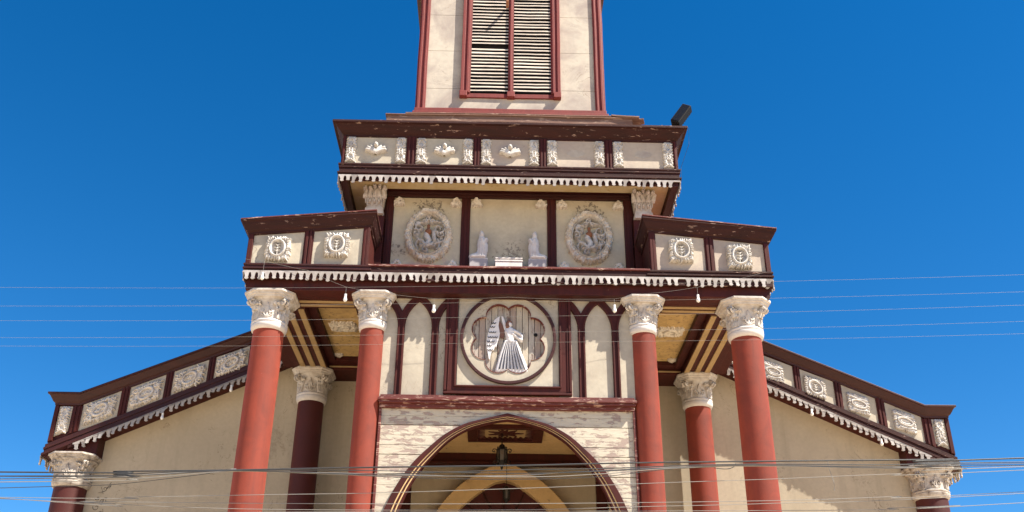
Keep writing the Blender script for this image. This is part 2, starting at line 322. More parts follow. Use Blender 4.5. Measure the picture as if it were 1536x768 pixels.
def square_tile(seed, hw=.2, hh=.215):
    r = random.Random(seed); q = Relief()
    q.stroke([(-hw*.55, -hh*.6), (-hw*.55, hh*.6)], .07, .012); q.stroke([(hw*.55, -hh*.6), (hw*.55, hh*.6)], .07, .012)
    q.stroke([(-hw*.6, hh*.75), (hw*.6, hh*.75)], .05, .015); q.stroke([(-hw*.6, -hh*.75), (hw*.6, -hh*.75)], .05, .015)
    q.stroke(oval(0, 0, hw*.66, hh*.74), .027, .05)
    for sx in (-1, 1):
        for sy in (-1, 1): q.stroke([(sx*hw*.72, sy*hh*.72)], .062, .022); q.stroke([(sx*hw*.9, sy*hh*.2), (sx*hw*.9, sy*hh*.7)], .03, .02)
    for sg in (-1, 1):                                           # inner palmette: paired leaves on a stem
        for t in (-.36, -.1, .16):
            q.stroke(leaf(0, hh*t, (1.0 if sg > 0 else math.pi-1.0), hw*.34, -sg*.9), .018, .045, .5)
    q.stroke([(0, -hh*.5), (0, hh*.2)], .012, .03)
    for k in range(30):                                          # ragged acanthus edge
        a = 2*math.pi*k/30+r.uniform(-.06, .06); c, s_ = math.cos(a), math.sin(a); m = max(abs(c)/hw, abs(s_)/hh)
        x, y = c/m*.86, s_/m*.86
        q.stroke(leaf(x, y, a+r.uniform(-.4, .4), .05, r.uniform(-1.2, 1.2)), .020, .042, .5)
    for sx in (-1, 1):
        for sy in (-1, 1):
            q.stroke(spiral(sx*hw*.78, sy*hh*.8, .034, r.uniform(0, 6), 1, sx*sy), .015, .04)
    return q
def wide_tile(seed, hw, hh, frame=False):
    r = random.Random(seed); q = Relief()
    q.stroke([(-hw*.6, 0), (hw*.6, 0)], hh*.5, .006)
    q.stroke(oval(0, 0, hw*.46, hh*.58), .03, .045)
    for k in range(5): q.stroke(spiral(-hw*.26+k*hw*.13, r.uniform(-.02, .02), .032, r.uniform(0, 6), .9, r.choice((-1, 1))), .014, .035)
    for sx in (-1, 1):
        for sy in (-1, 1):
            q.stroke(spiral(sx*hw*.70, sy*hh*.52, hh*.30, r.uniform(0, 6), 1.1, sx*sy), .02, .04)
            q.stroke(leaf(sx*hw*.55, sy*hh*.8, r.uniform(0, 6), .1, 1.5), .022, .035, .5)
    for k in range(34):
        a = 2*math.pi*k/34; c, s_ = math.cos(a), math.sin(a); m = max(abs(c)/hw, abs(s_)/hh); x, y = c/m*.85, s_/m*.83
        q.stroke(leaf(x, y, a+r.uniform(-.8, .8), .06, r.uniform(-2, 2)), .02, .034, .5)
    for k in range(16): q.stroke(spiral(r.uniform(-.8, .8)*hw, r.choice((-1, 1))*r.uniform(.45, .78)*hh, .035, r.uniform(0, 6), .8, r.choice((-1, 1))), .013, .03)
    return q
def eye_tile(seed, hw, hh):
    r = random.Random(seed); q = Relief()
    for k in range(5): q.stroke([(-hw*.86, -hh*.84+k*hh*.42), (hw*.86, -hh*.84+k*hh*.42)], hh*.25, .018)
    q.stroke(oval(0, -hh*.04, hw*.72, hh*.44), .022, .05); q.stroke(oval(0, -hh*.06, hw*.45, hh*.2), .022, .035)
    q.stroke(leaf(-hw*.8, hh*.7, -.2, hw*1.6, .4), .02, .04); q.stroke(leaf(-hw*.6, -hh*.75, -.1, hw*1.3, .5), .022, .04)
    for k in range(22):
        a = 2*math.pi*k/22; c, s_ = math.cos(a), math.sin(a); m = max(abs(c)/hw, abs(s_)/hh)
        q.stroke(leaf(c/m*.88, s_/m*.88, a+r.uniform(-.6, .6), .045, r.uniform(-1.5, 1.5)), .018, .034, .5)
    for k in range(8): q.stroke(spiral(r.uniform(-.7, .7)*hw, r.choice((-1, 1))*r.uniform(.5, .8)*hh, .03, r.uniform(0, 6), .8, r.choice((-1, 1))), .012, .03)
    return q
def scroll_strip(seed, hw=.085, hh=.28):
    r = random.Random(seed); q = Relief()
    for x in (-.5, 0, .5): q.stroke([(x*hw, -hh*.82), (x*hw, hh*.92)], hw*.42, .003)
    for sg in (-1, 1):
        q.stroke([(sg*hw*.15+sg*hw*.55*math.sin(t*.9), hh*.85-t*hh*.17) for t in range(10)], .013, .036)
        for k in range(8):
            y = hh*(.86-k*.225); q.stroke(spiral(sg*hw*.55, y, .03, r.uniform(0, 6), .95, sg), .012, .03)
            q.stroke(leaf(sg*hw*.75, y+r.uniform(-.01, .01), (0 if sg > 0 else math.pi)+r.uniform(-.9, .9), .032, r.uniform(-1, 1)), .013, .032, .6)
        q.stroke(leaf(sg*.015, -hh*.80, -math.pi/2+sg*.75, .095, sg*.5), .018, .034, .6)
    q.stroke([(0, hh*.5), (0, hh*.1)], .016, .03); q.stroke(oval(0, -hh*.25, hw*.35, hh*.17, 14), .012, .04)
    return q
def cherub_relief():
    q = Relief(); q.stroke([(0, .055), (0, .045)], .046, .085)
    for sg in (-1, 1):
        for an_, l, r_ in ((.25, .17, .034), (.55, .165, .036), (.95, .13, .036)):
            q.stroke([(0, -.09), (sg*l*.55*math.cos(an_), -.07+l*.55*math.sin(an_)), (sg*l*math.cos(an_*.85), -.07+l*math.sin(an_))], r_, .045, .75)
    return q
def floral_relief(seed, hw=.11, hh=.09):
    r = random.Random(seed); q = Relief()
    for (x, y) in ((-.6, -.2), (0, -.3), (.6, -.2), (-.35, .35), (.35, .35), (0, .75)): q.stroke(spiral(x*hw, y*hh, .034, r.uniform(0, 6), 1, r.choice((-1, 1))), .017, .034)
    for k in range(7): q.stroke(leaf((-.8+k*.27)*hw, -.45*hh, -math.pi/2+r.uniform(-.4, .4), .035, 0), .014, .03, .6)
    return q
def medallion(seed):
    r = random.Random(seed); q = Relief()
    q.stroke(oval(0, 0, .385, .50, 40), .058, .022)
    q.stroke(oval(0, 0, .325, .43, 40), .012, .035)
    for k in range(46):
        a = 2*math.pi*k/46+r.uniform(-.05, .05); x, y = .39*math.cos(a), .505*math.sin(a)
        if r.random() < .5: q.stroke(spiral(x, y, .034, r.uniform(0, 6), 1, r.choice((-1, 1))), .016, .045)
        else: q.stroke(leaf(x*.93, y*.93, a+r.uniform(-1.1, 1.1), .09, r.uniform(-2, 2)), .020, .04, .5)
        q.stroke(leaf(x*1.04, y*1.04, a+r.uniform(-.7, .7), .05, r.uniform(-1, 1)), .02, .03, .5)
    for k in range(5): q.stroke(spiral(-.1+.05*k, .49, .04, k, 1, 1), .02, .055)
    return q
def medal_center(seed):
    r = random.Random(seed); q = Relief()
    body = [(0, .06), (-.03, -.02), (.02, -.1), (-.02, -.2)]; q.stroke(body, .05, .045, .8)
    q.stroke([(.08, .04), (.1, -.08)], .035, .04)
    for a in ((-.13, .12, .085, 1, 1), (-.19, .02, .06, -1, 2), (.16, .1, .1, -1, .5), (.2, .0, .065, 1, 2.5), (-.1, -.17, .09, -1, 4), (.1, -.19, .085, 1, 5), (0, .27, .05, 1, 1), (-.05, .22, .04, -1, 3), (.05, .22, .04, 1, 0), (.2, -.1, .05, 1, 3), (-.03, -.27, .06, 1, 1), (-.17, .19, .05, 1, 3)):
        q.stroke(spiral(a[0], a[1], a[2], a[4], 1.15, a[3]), .0155, .045)
    q.stroke(leaf(-.1, .2, math.pi+.3, .18, 1.4), .017, .04, .5); q.stroke(leaf(.1, .22, .1, .18, -1.4), .017, .04, .5)
    q.stroke(leaf(-.17, -.06, -.9, .3, .9), .02, .05, .7); q.stroke(leaf(.2, -.14, 3.6, .25, -.9), .02, .05, .7)
    return q

def capital(parent, cx, cy, zt, hgt, ha, rs, mat='capital', quarter=None, name='capital'):
    """bell with acanthus and palmettes, chamfered abacus in steps, ring; zt = top of the abacus"""
    k = hgt/.67; zb = zt-hgt; z1 = zb+.17*k; z2 = zt-.125*k
    mb = MB(); ch = ha*.43
    def octo(h, c): return [(h, -h+c), (h, h-c), (h-c, h), (-h+c, h), (-h, h-c), (-h, -h+c), (-h+c, -h), (h-c, -h)]
    rings = []
    for (s_, z) in ((.86, z2), (.88, z2+.03*k), (.93, z2+.045*k), (.94, z2+.07*k), (1.0, z2+.085*k), (1.0, zt)):
        rings.append([(cx+x*s_, cy+y*s_, z) for x, y in octo(ha, ch)])
    vs = [p for r_ in rings for p in r_]; fs = [tuple(range(7, -1, -1)), tuple(range(len(vs)-8, len(vs)))]
    for i in range(len(rings)-1):
        for j in range(8): q = (j+1) % 8; fs.append((i*8+j, i*8+q, i*8+8+q, i*8+8+j))
    mb.add(vs, fs)
    o = mb.build(name, M[mat], parent, bevel=.006)
    # bell
    b = MB(); rb = rs*1.10
    bell = [(rb, z1-.01), (rb*1.0, z1+.12*k), (rb*1.03, z1+.24*k), (rb*1.10, z1+.32*k), (rb*1.28, z2+.005)]
    b.lathe(cx, cy, bell, 40)
    def rad(z): return float(np.interp(z, [p[1] for p in bell], [p[0] for p in bell]))
    q = Relief(); circ = 2*math.pi*rb; H = z2-z1
    for f in range(8):
        u0 = circ*f/8; rr = random.Random(f*7+int(cx*100))
        if f % 2 == 0:       # palmette on each face
            q.stroke([(u0, .02), (u0, H*.62)], .020*k, .02)
            for sg in (-1, 1):
                q.stroke([(u0+sg*.015*k, .03), (u0+sg*.05*k, H*.22), (u0+sg*.03*k, H*.42), (u0, H*.72)], .012*k, .024)
                q.stroke(spiral(u0+sg*.062*k, H*.33, .028*k, math.pi/2, .9, -sg), .011*k, .024)
                q.stroke([(u0+sg*.02*k, .01), (u0+sg*.085*k, .07*k), (u0+sg*.105*k, .15*k)], .011*k, .018)
        else:                # acanthus fronds and volute at each corner
            for t in (-.075, -.04, 0, .04, .075):
                q.stroke([(u0+t*.7*k, .01), (u0+t*k, H*.4), (u0+t*1.25*k, H*.72)], .015*k, .03)
                q.stroke(spiral(u0+t*1.5*k, H*.74, .026*k, rr.uniform(0, 6), .9, 1 if t > 0 else -1), .014*k, .055)
            for t in (-.05, .05): q.stroke(spiral(u0+t*k, H*.50, .03*k, rr.uniform(0, 6), 1, 1), .013*k, .045)
    q.mesh(b, (-.1*k, circ-.1*k, 0, H*.92), .0105*max(k, .8), lambda u, v, h: (cx+(rad(z1+v)+h-.004)*math.sin(u/rb), cy-(rad(z1+v)+h-.004)*math.cos(u/rb), z1+v), .008)
    for f in range(4):       # corner volutes under the abacus
        a = math.pi/4+f*math.pi/2; dx, dy = math.cos(a), math.sin(a); pr = ha*1.02; px, py = -dy, dx
        P = []
        for t in range(16):
            an = math.pi*.9+2*math.pi*1.3*t/15; r_ = .062*k*(1-.75*t/15); P.append((cx+dx*(pr+r_*math.cos(an)-.03*k), cy+dy*(pr+r_*math.cos(an)-.03*k), z2-.075*k+r_*math.sin(an)))
        for of in (-.035*k, .035*k): b.tube([(x+px*of, y+py*of, z) for x, y, z in P], .021*k, 6)
        b.tube([(cx+dx*rb*1.05, cy+dy*rb*1.05, z1+.18*k), (cx+dx*rb*1.15, cy+dy*rb*1.15, z1+.30*k), (cx+dx*(pr-.10*k), cy+dy*(pr-.10*k), z2-.04*k), (cx+dx*(pr-.03*k), cy+dy*(pr-.03*k), z2-.012*k)], [.05*k, .05*k, .04*k, .03*k], 8)
    b.build('acanthus_bell', M[mat], o, smooth=True, sm_angle=R(50))
    rg = MB(); rg.lathe(cx, cy, [(rs*.99, zb), (rs*1.10, zb+.012*k), (rs*1.17, zb+.055*k), (rs*1.20, zb+.10*k), (rs*1.16, zb+.115*k), (rs*1.20, zb+.13*k), (rs*1.20, zb+.155*k), (rs*1.13, zb+.175*k), (rs*1.05, zb+.18*k)], 40)
    rg.build('ring', M['cap_ring' if mat == 'capital' else mat], o, smooth=True, sm_angle=R(45))
    return o

# ================================================================== SETTING
g = MB(); g.add([(-3000, -3000, 0), (3000, -3000, 0), (3000, 3000, 0), (-3000, 3000, 0)], [(0, 1, 2, 3)])
g.build('ground', M['ground'])['kind'] = 'structure'
p = MB(); p.box(-40, 40, -11.5, 18, .004, .13, 4); p.build('pavement', M['concrete'], bevel=.02)['kind'] = 'structure'
p = MB(); p.add([(-400, -19.5, .006), (400, -19.5, .006), (400, -11.52, .006), (-400, -11.52, .006)], [(0, 1, 2, 3)]); p.build('road', M['asphalt'])['kind'] = 'structure'
p = MB()
for i in range(-20, 20): p.add([(i*5, -15.57, .01), (i*5+2.4, -15.57, .01), (i*5+2.4, -15.43, .01), (i*5, -15.43, .01)], [(0, 1, 2, 3)])
p.build('road_marking', M['line'])['kind'] = 'structure'

# ================================================================== CHURCH
church = tag(empty('church', (0, 0, 0)), 'wooden church front with red columns, maroon friezes and cream walls below a louvered tower', 'church')

def sym(*xs): return [v for v in xs]
# ---------------- columns
def column(cx, cy, r, zt, mat, cmat, ha, hgt, taper=.0, ztop=9.08):
    m = MB(); n = 12
    prof = [(r*1.35, .13), (r*1.35, .35), (r*1.22, .42), (r*1.25, .52), (r*1.06, .60)]+[(r*(1+taper*(1-i/n)), .62+(zt-.60)*i/n) for i in range(n+1)]
    m.lathe(cx, cy, prof, 44, bot=True, top=True)
    o = m.build('column', M[mat], church, smooth=True, sm_angle=R(40))
    capital(o, cx, cy, ztop, hgt, ha, r, cmat); return o
for s in (-1, 1):
    column(s*4.15, 0, .262, 8.42, 'column', 'capital', .44, .67, .03)
    column(s*2.345, -.06, .21, 8.44, 'column', 'capital', .385, .64, .0)
    plab(column(s*3.98, 3.62, .262, 8.42, 'column_shaded' if s < 0 else 'column', 'capital', .42, .68, .02), 'rear column at the back of the porch')
    plab(column(s*8.6, 3.86, .31, 6.66, 'column_shaded', 'capital_worn', .47, .64, .0, 7.28), 'wing corner column with crumbling capital')

# ---------------- porch ceiling and beams (bottom of beams z 9.08, coffers 9.3)
ent = empty('porch_entablature', (0, 0, 0), church)
b = MB()
b.box(-4.56, 4.56, -.36, -.02, 9.083, 9.41); b.box(-4.56, 4.56, -.018, .36, 9.08, 9.41)
for s in (-1, 1):
    b.box(s*3.66, s*4.35, .365, 3.4, 9.084, 9.41); b.box(s*4.352, s*4.56, .365, 3.4, 9.11, 9.41); b.box(s*2.06, s*2.7, .365, 3.4, 9.09, 9.41)
b.box(-4.4, 4.4, 3.402, 4.1, 9.086, 9.41)
b.build('beam', M['maroon_v'], ent, bevel=.006)
for s in (-1, 1):
    for x in (4.145, 3.94, 3.73): b = MB(); b.box(s*(x-.052), s*(x+.052), .42, 3.36, 9.062, 9.09); b.build('tan_moulding', M['tan_strip'], ent, bevel=.004)
    for y in (.09, .24): b = MB(); b.box(s*2.75, s*3.70, y-.035, y+.035, 9.062, 9.085); b.build('tan_moulding', M['tan_strip'], ent, bevel=.004)
    for z in (9.13, 9.22): b = MB(); b.box(s*2.72, s*3.64, 3.385, 3.403, z, z+.03); b.build('tan_moulding', M['tan_strip'], ent, bevel=.004)
for s in (-1, 1):
    b = MB()
    for i in range(6): b.box(s*2.70, s*3.658, .37+i*.505, .37+i*.505+.5, 9.30, 9.33)
    c = b.build('ceiling_panel', M['tan_worn'], ent)
    b = MB(); b.box(s*2.702, s*2.78, .37, 3.4, 9.20, 9.302); b.box(s*3.50, s*3.657, .37, 3.4, 9.20, 9.302); b.box(s*2.785, s*3.495, .366, .44, 9.21, 9.302); b.box(s*2.785, s*3.495, 3.2, 3.4, 9.21, 9.302)
    b.build('frame', M['maroon_v'], c, bevel=.005)
    q = wide_tile(31+s, .24, .2); b = MB(); q.mesh(b, (-.34, .34, -.3, .3), .012, lambda u, v, h: (s*3.14+u, 1.66+v, 9.302-h), .01); b.build('rosette', M['medal'], c, smooth=True)
    for (x, y) in ((2.86, 3.12), (3.42, 3.12)):
        b = MB(); floral_relief(int(x*10)).mesh(b, (-.2, .2, -.2, .2), .012, lambda u, v, h: (s*x+u*.8, y+v, 9.302-h), .01); b.build('corner_floret', M['medal'], c, smooth=True)
b = MB(); b.box(-4.58, 4.58, -.40, 3.55, 9.412, 9.54); b.box(-4.3, 4.3, 3.552, 4.1, 9.412, 9.6); b.build('deck', M['maroon'], ent, bevel=.008)
# fringe board and base mouldings
b = MB(); tooth_run(b, (-4.61, -.452, 9.40), (4.61, -.452, 9.40), .118, .165, (0, -1)); b.build('scalloped_fringe', M['fringe'], ent)
for s in (-1, 1): b = MB(); tooth_run(b, (s*4.612, -.44, 9.40), (s*4.612, 3.5, 9.40), .118, .165, (s, 0), miss=.02); b.build('scalloped_fringe', M['fringe'], ent)
b = MB(); b.box(-4.60, 4.60, -.448, -.402, 9.26, 9.405); 
for s in (-1, 1): b.box(s*4.565, s*4.608, -.40, 3.5, 9.25, 9.405)
b.build('fringe_board', M['maroon_worn'], ent)
b = MB(); b.box(-2.45, 2.45, -.42, -.30, 9.408, 9.535); b.build('ledge_face', M['maroon_worn'], ent, bevel=.006, wobble=.006)
b = MB(); b.box(-2.47, 2.47, -.445, .26, 9.538, 9.578); b.build('ledge_cap', M['ledge'], ent, bevel=.008, wobble=.006)

# ---------------- friezes beside the attic (left and right boxes over the outer columns)
def zt(x): return 10.60-.094*(abs(x)-2.35)
for s in (-1, 1):
    fb = empty('porch_frieze', (0, 0, 0), church)
    m = MB()
    P = [(s*2.50, 9.545), (s*4.60, 9.545), (s*4.60, zt(4.60)-.05), (s*2.50, zt(2.5)-.05)]
    m.prism(P, -.362, 3.5); m.build('frieze_box', M['maroon_v'], fb)
    for x0, x1 in ((2.61, 3.475), (3.645, 4.53)):
        m = MB(); m.prism([(s*x0, 9.575), (s*x1, 9.575), (s*x1, zt(x1)-.255), (s*x0, zt(x0)-.255)], -.376, -.363)
        m.build('panel', M['cream' if s < 0 else 'faded_cream'], fb)
    for x0, x1 in ((2.485, 2.61), (3.475, 3.645), (4.53, 4.625)):
        m = MB(); w = x1-x0; m.prism([(s*x0, 9.56), (s*x1, 9.56), (s*x1, zt(x1)-.24), (s*x0, zt(x0)-.24)], -.395, -.37)
        for f in (.30, .68):
            a = x0+w*f; m.prism([(s*(a-.022), 9.56), (s*(a+.022), 9.56), (s*(a+.022), zt(a)-.25), (s*(a-.022), zt(a)-.25)], -.418, -.394)
        m.build('post', M['maroon_v'], fb, bevel=.006, wobble=.004)
    m = MB()
    for (d, z0, z1) in ((.022, 9.41, 9.45), (.045, 9.452, 9.485), (.028, 9.487, 9.52), (.04, 9.522, 9.56)):
        m.sweep([(s*2.455, 3., z0), (s*2.455, -.40, z0), (s*4.60, -.40, z0), (s*4.60, 3.5, z0)], [(0, 0), (d, 0), (d, z1-z0), (0, z1-z0)], [(-s, 0), (-s, -1), (s, -1), (s, 0)])
    m.build('base_moulding', M['maroon_worn' if s > 0 else 'maroon'], fb, bevel=.005, wobble=.004)
    m = MB(); prof = [(-.03, -.26), (.012, -.25), (.014, -.215), (.045, -.19), (.10, -.09), (.115, -.045), (.14, -.04), (.14, 0), (-.03, .0)]
    m.sweep([(s*2.485, .5, zt(2.485)), (s*2.485, -.40, zt(2.485)), (s*4.63, -.40, zt(4.63)), (s*4.63, 3.5, zt(4.63))], prof, [(-s*.8, 0), (-s*.8, -1), (s, -1), (s, 0)])
    m.build('cornice', M['maroon_worn'], fb, bevel=.006, wobble=.006)
    m = MB(); m.prism([(s*2.38, zt(2.38)+.002), (s*4.77, zt(4.77)+.002), (s*4.77, zt(4.77)+.022), (s*2.38, zt(2.38)+.022)], -.548, 3.6); m.build('roof_sheet', M['ledge'], fb, wobble=.006)
    for k, (x, z) in enumerate(((3.05, 9.955), (4.08, 9.855))):
        m = MB(); square_tile(11+k+(5 if s > 0 else 0), .195, .215).mesh(m, (-.29, .29, -.3, .3), .0085, flat(s*x, -.377, z, thick=1.5), .03); m.build('carved_tile', M['white'], fb, smooth=True, sm_angle=R(60))

# ---------------- attic with medallions
at = empty('attic', (0, 0, 0), church)
m = MB(); m.box(-2.6, 2.6, .58, 4.0, 9.55, 11.66, 2); m.build('attic_body', M['maroon_v'], at)
for x0, x1 in ((-2.22, -.92), (-.745, .735), (.91, 2.21)): m = MB(); m.box(x0, x1, .55, .578, 9.95, 11.54, 9); m.build('panel', M['attic_cream'], at)
m = MB(); m.box(-2.36, 2.36, .50, .575, 11.545, 11.80); m.box(-2.34, 2.34, .47, .50, 11.60, 11.645); m.build('beam', M['maroon'], at, bevel=.006, wobble=.005)
for x0, x1 in ((-2.36, -2.222), (-.918, -.747), (.737, .908), (2.212, 2.36)):
    m = MB(); m.box(x0, x1, .515, .576, 9.95, 11.544); c = (x0+x1)/2; m.box(c-.025, c+.025, .495, .516, 9.95, 11.54)
    m.build('mullion', M['maroon_v'], at, bevel=.005, wobble=.004)
m = MB(); m.box(-2.6, 2.6, .28, .55, 9.58, 9.945); m.build('base_step', M['maroon'], at, bevel=.008)
for s in (-1, 1):
    m = MB(); m.box(s*2.38, s*2.78, .40, .575, 9.58, 11.05); m.build('pilaster', M['maroon_v'], at, bevel=.006)
    # leafy pilaster capital
    c = MB(); cx = s*2.575
    c.box(cx-.17, cx+.17, .33, .575, 11.06, 11.18); c.box(cx-.15, cx+.15, .36, .575, 11.18, 11.28)
    c.add([(cx-.16, .34, 11.28), (cx+.16, .34, 11.28), (cx+.2, .28, 11.62), (cx-.2, .28, 11.62), (cx-.16, .575, 11.28), (cx+.16, .575, 11.28), (cx+.2, .575, 11.62), (cx-.2, .575, 11.62)], [(0, 1, 2, 3), (4, 7, 6, 5), (0, 3, 7, 4), (1, 5, 6, 2), (3, 2, 6, 7), (0, 4, 5, 1)])
    q = Relief(); rr = random.Random(4+s)
    for k in range(4):
        u = -.135+k*.09; q.stroke(oval(u, .02, .034, .10, 12, 0, math.pi), .012, .035); q.stroke([(u, -.03), (u, .08)], .012, .02)
    for k in range(5):
        u = -.18+k*.09; q.stroke(leaf(u, .14, math.pi/2+rr.uniform(-.3, .3), .13, rr.uniform(-.5, .5)), .045, .05, .55); q.stroke(spiral(u, .30+rr.uniform(-.03, .03), .03, rr.uniform(0, 6), 1, 1), .02, .09)
    q.mesh(c, (-.26, .26, -.06, .38), .011, lambda u, v, h: (cx+u, .34-.06*max(0, v)/.34-h, 11.28+v), .012)
    o = c.build('leaf_capital', M['capital'], at, smooth=True, sm_angle=R(40))
for k, (x, z) in enumerate(((-1.53, 10.70), (1.53, 10.70))):
    m = MB(); medallion(50+k).mesh(m, (-.52, .52, -.65, .66), .0105, flat(x, .549, z, thick=2.1), .022); o = m.build('medallion', M['medal'], at, smooth=True, sm_angle=R(60))
    m = MB(); medal_center(60+k).mesh(m, (-.36, .36, -.44, .44), .0105, flat(x, .549, z, sx=1.25, sz=1.22, thick=1.9), .02); m.build('carved_figure', M['white'], o, smooth=True, sm_angle=R(60))
    q = Relief(); q.stroke([(0, .05)], .06, .05); q.stroke([(0, .06), (0, .18)], .03, .03, .8); m = MB(); q.mesh(m, (-.12, .12, -.05, .3), .011, flat(x, .47, z), .012); m.build('orange_boss', M['orange'], o, smooth=True)
fl = [(-2.12, 11.43), (-1.02, 11.43), (-.63, 11.43), (.62, 11.43), (1.02, 11.43), (2.11, 11.43), (-2.1, 9.99), (-1.05, 9.99), (1.05, 9.99), (2.08, 9.99)]
for k, (x, z) in enumerate(fl):
    m = MB(); floral_relief(80+k).mesh(m, (-.2, .2, -.16, .18), .011, flat(x, .549, z+(0 if z > 11 else .08), thick=1.6), .02); m.build('corner_floret', M['medal'], at, smooth=True)

at.location = (0, .12, .06)
# ---------------- upper frieze (box under the tower)
uf = empty('upper_frieze', (0, 0, 0), church)
m = MB(); m.box(-3.17, 3.17, .03, 4.3, 11.72, 12.78, 2); m.build('frieze_box', M['maroon_v'], uf)
PX = [(-3.14, -1.99), (-1.80, -.71), (-.56, .555), (.705, 1.81), (1.97, 3.13)]
for k, (x0, x1) in enumerate(PX):
    m = MB(); m.box(x0, x1, .012, .028, 11.93, 12.56, 9); pn = m.build('panel', M['cream' if k < 2 else 'faded_cream'], uf)
    for x in (x0+.10, x1-.10):
        m = MB(); scroll_strip(100+k*2+int(x > (x0+x1)/2)).mesh(m, (-.13, .13, -.33, .33), .0085, flat(x, .011, 12.25), .024); m.build('scroll_relief', M['white' if k != 1 else 'white'], pn, smooth=True, sm_angle=R(60))
    xc = (x0+x1)/2
    if k < 3:
        m = MB(); cherub_relief().mesh(m, (-.22, .22, -.12, .12), .009, flat(xc, .011, 12.275, sx=1.08, sz=1.15, thick=1.35), .02); m.build('cherub_relief', M['white'], pn, smooth=True)
    else:                       # only the pale mark of a lost cherub is left
        poly = oval(xc, 12.26, .17, .085, 24)[:-1]; poly = [(x+rnd.uniform(-.02, .02), z+rnd.uniform(-.015, .015)) for x, z in poly]
        m = MB(); m.prism(poly, .0085, .0125); m.build('cherub_mark', M['tower_cream'], pn)
for x0, x1 in ((-3.21, -3.14), (-1.99, -1.80), (-.71, -.56), (.555, .705), (1.81, 1.97), (3.13, 3.21)):
    m = MB(); m.box(x0, x1, -.012, .03, 11.92, 12.56); w = x1-x0
    for f in ((.3, .7) if w > .1 else (.5,)): m.box(x0+w*f-.018, x0+w*f+.018, -.034, -.011, 11.92, 12.555)
    m.build('post', M['maroon_v'], uf, bevel=.006, wobble=.004)
m = MB()
outs = [(-1, 0), (-1, -1), (1, -1), (1, 0)]
for (d, z0, z1) in ((.03, 11.66, 11.70), (.05, 11.702, 11.735), (.02, 11.737, 11.83), (.035, 11.832, 11.885), (.045, 11.887, 11.925)):
    m.sweep([(-3.2, 4.3, z0), (-3.2, 0, z0), (3.2, 0, z0), (3.2, 4.3, z0)], [(-.04, 0), (d, 0), (d, z1-z0), (-.04, z1-z0)], outs)
m.build('base_moulding', M['maroon_worn'], uf, bevel=.005, wobble=.007)
m = MB(); prof = [(-.03, -.26), (.012, -.25), (.014, -.215), (.05, -.19), (.13, -.10), (.16, -.055), (.215, -.05), (.215, 0), (-.03, .0)]
m.sweep([(-3.20, 4.3, 12.80), (-3.20, 0, 12.80), (0, 0, 12.80), (3.20, 0, 12.80), (3.20, 4.3, 12.80)], prof, [(-1, 0), (-1, -1), (0, -1), (1, -1), (1, 0)])
m.build('cornice', M['maroon_worn'], uf, bevel=.006, wobble=.008)
m = MB(); tooth_run(m, (-3.22, -.036, 11.655), (3.22, -.036, 11.655), .122, .15, (0, -1)); m.build('scalloped_fringe', M['fringe'], uf)
for s in (-1, 1): m = MB(); tooth_run(m, (s*3.215, -.02, 11.655), (s*3.215, 4.2, 11.655), .122, .15, (s, 0)); m.build('scalloped_fringe', M['fringe'], uf)
m = MB(); m.box(-3.05, 3.05, .10, .49, 11.69, 11.718); 
for s in (-1, 1): m.box(s*2.62, s*3.05, .492, 4.2, 11.69, 11.718)
m.build('soffit', M['soffit'], uf)
m = MB()
for s in (-1, 1): m.box(s*3.06, s*3.19, .01, 4.2, 11.56, 11.72)
m.box(-3.05, 3.05, .02, .095, 11.60, 11.72); m.build('soffit_edge', M['maroon'], uf, bevel=.005)

# ---------------- stepped roof and tower
tw = empty('tower', (0, 0, 0), church)
m = MB(); m.box(-3.38, 3.38, -.17, 4.4, 12.802, 12.83, 1.2); m.build('roof_sheet', M['roofboard'], tw, wobble=.008)
m = MB(); m.box(-2.40, 2.36, -.13, 4.2, 12.86, 12.99); m.box(-2.42, 2.40, -.16, 4.2, 12.992, 13.012); m.box(-2.02, 1.98, .06, 4.1, 13.014, 13.16); m.box(-2.06, 2.02, .03, 4.1, 13.162, 13.185)
m.build('roof_step', M['roofboard'], tw, bevel=.006, wobble=.01)
m = MB()
def plank(x0, x1, y, z, tilt, yaw):
    v = [Vector((x, yy, zz)) for x in (x0, x1) for yy in (-.09, .09) for zz in (-.012, .012)]; c = Vector(((x0+x1)/2, 0, 0)); rm = Matrix.Rotation(yaw, 3, 'Z') @ Matrix.Rotation(tilt, 3, 'Y')
    v = [rm @ (p_-c)+c+Vector((0, y, z)) for p_ in v]; m.add(v, [(0, 1, 3, 2), (4, 6, 7, 5), (0, 4, 5, 1), (2, 3, 7, 6), (0, 2, 6, 4), (1, 5, 7, 3)])
plank(1.95, 2.52, -.02, 13.06, .05, .12); plank(2.2, 2.62, .05, 13.03, -.05, -.25); plank(2.05, 2.5, -.1, 13.02, .1, -.08); plank(2.75, 2.95, .0, 12.87, -.35, .3)
m.build('loose_board', M['roofboard'], tw)
m = MB(); m.box(-1.86, 1.86, .28, 3.9, 13.1, 18.4, 3); m.build('tower_body', M['dark'], tw)
m = MB()
zs = [13.40, 13.93, 14.89, 15.84, 16.80, 17.75, 18.3]
for a, c in zip(zs, zs[1:]):
    for s in (-1, 1):
        m.box(s*1.0, s*1.71, .252, .279, a+.004, c-.004, 9)
m.box(-1.0, 1.0, .252, .279, 13.404, 13.70, 9); m.box(-1.0, 1.0, .252, .279, 17.2, 18.3, 9)
for s in (-1, 1):
    for a, c in zip(zs, zs[1:]): m.box(s*1.858, s*1.872, .30, 3.9, a+.004, c-.004, 9)
m.build('wall_boards', M['tower_cream'], tw)
m = MB()
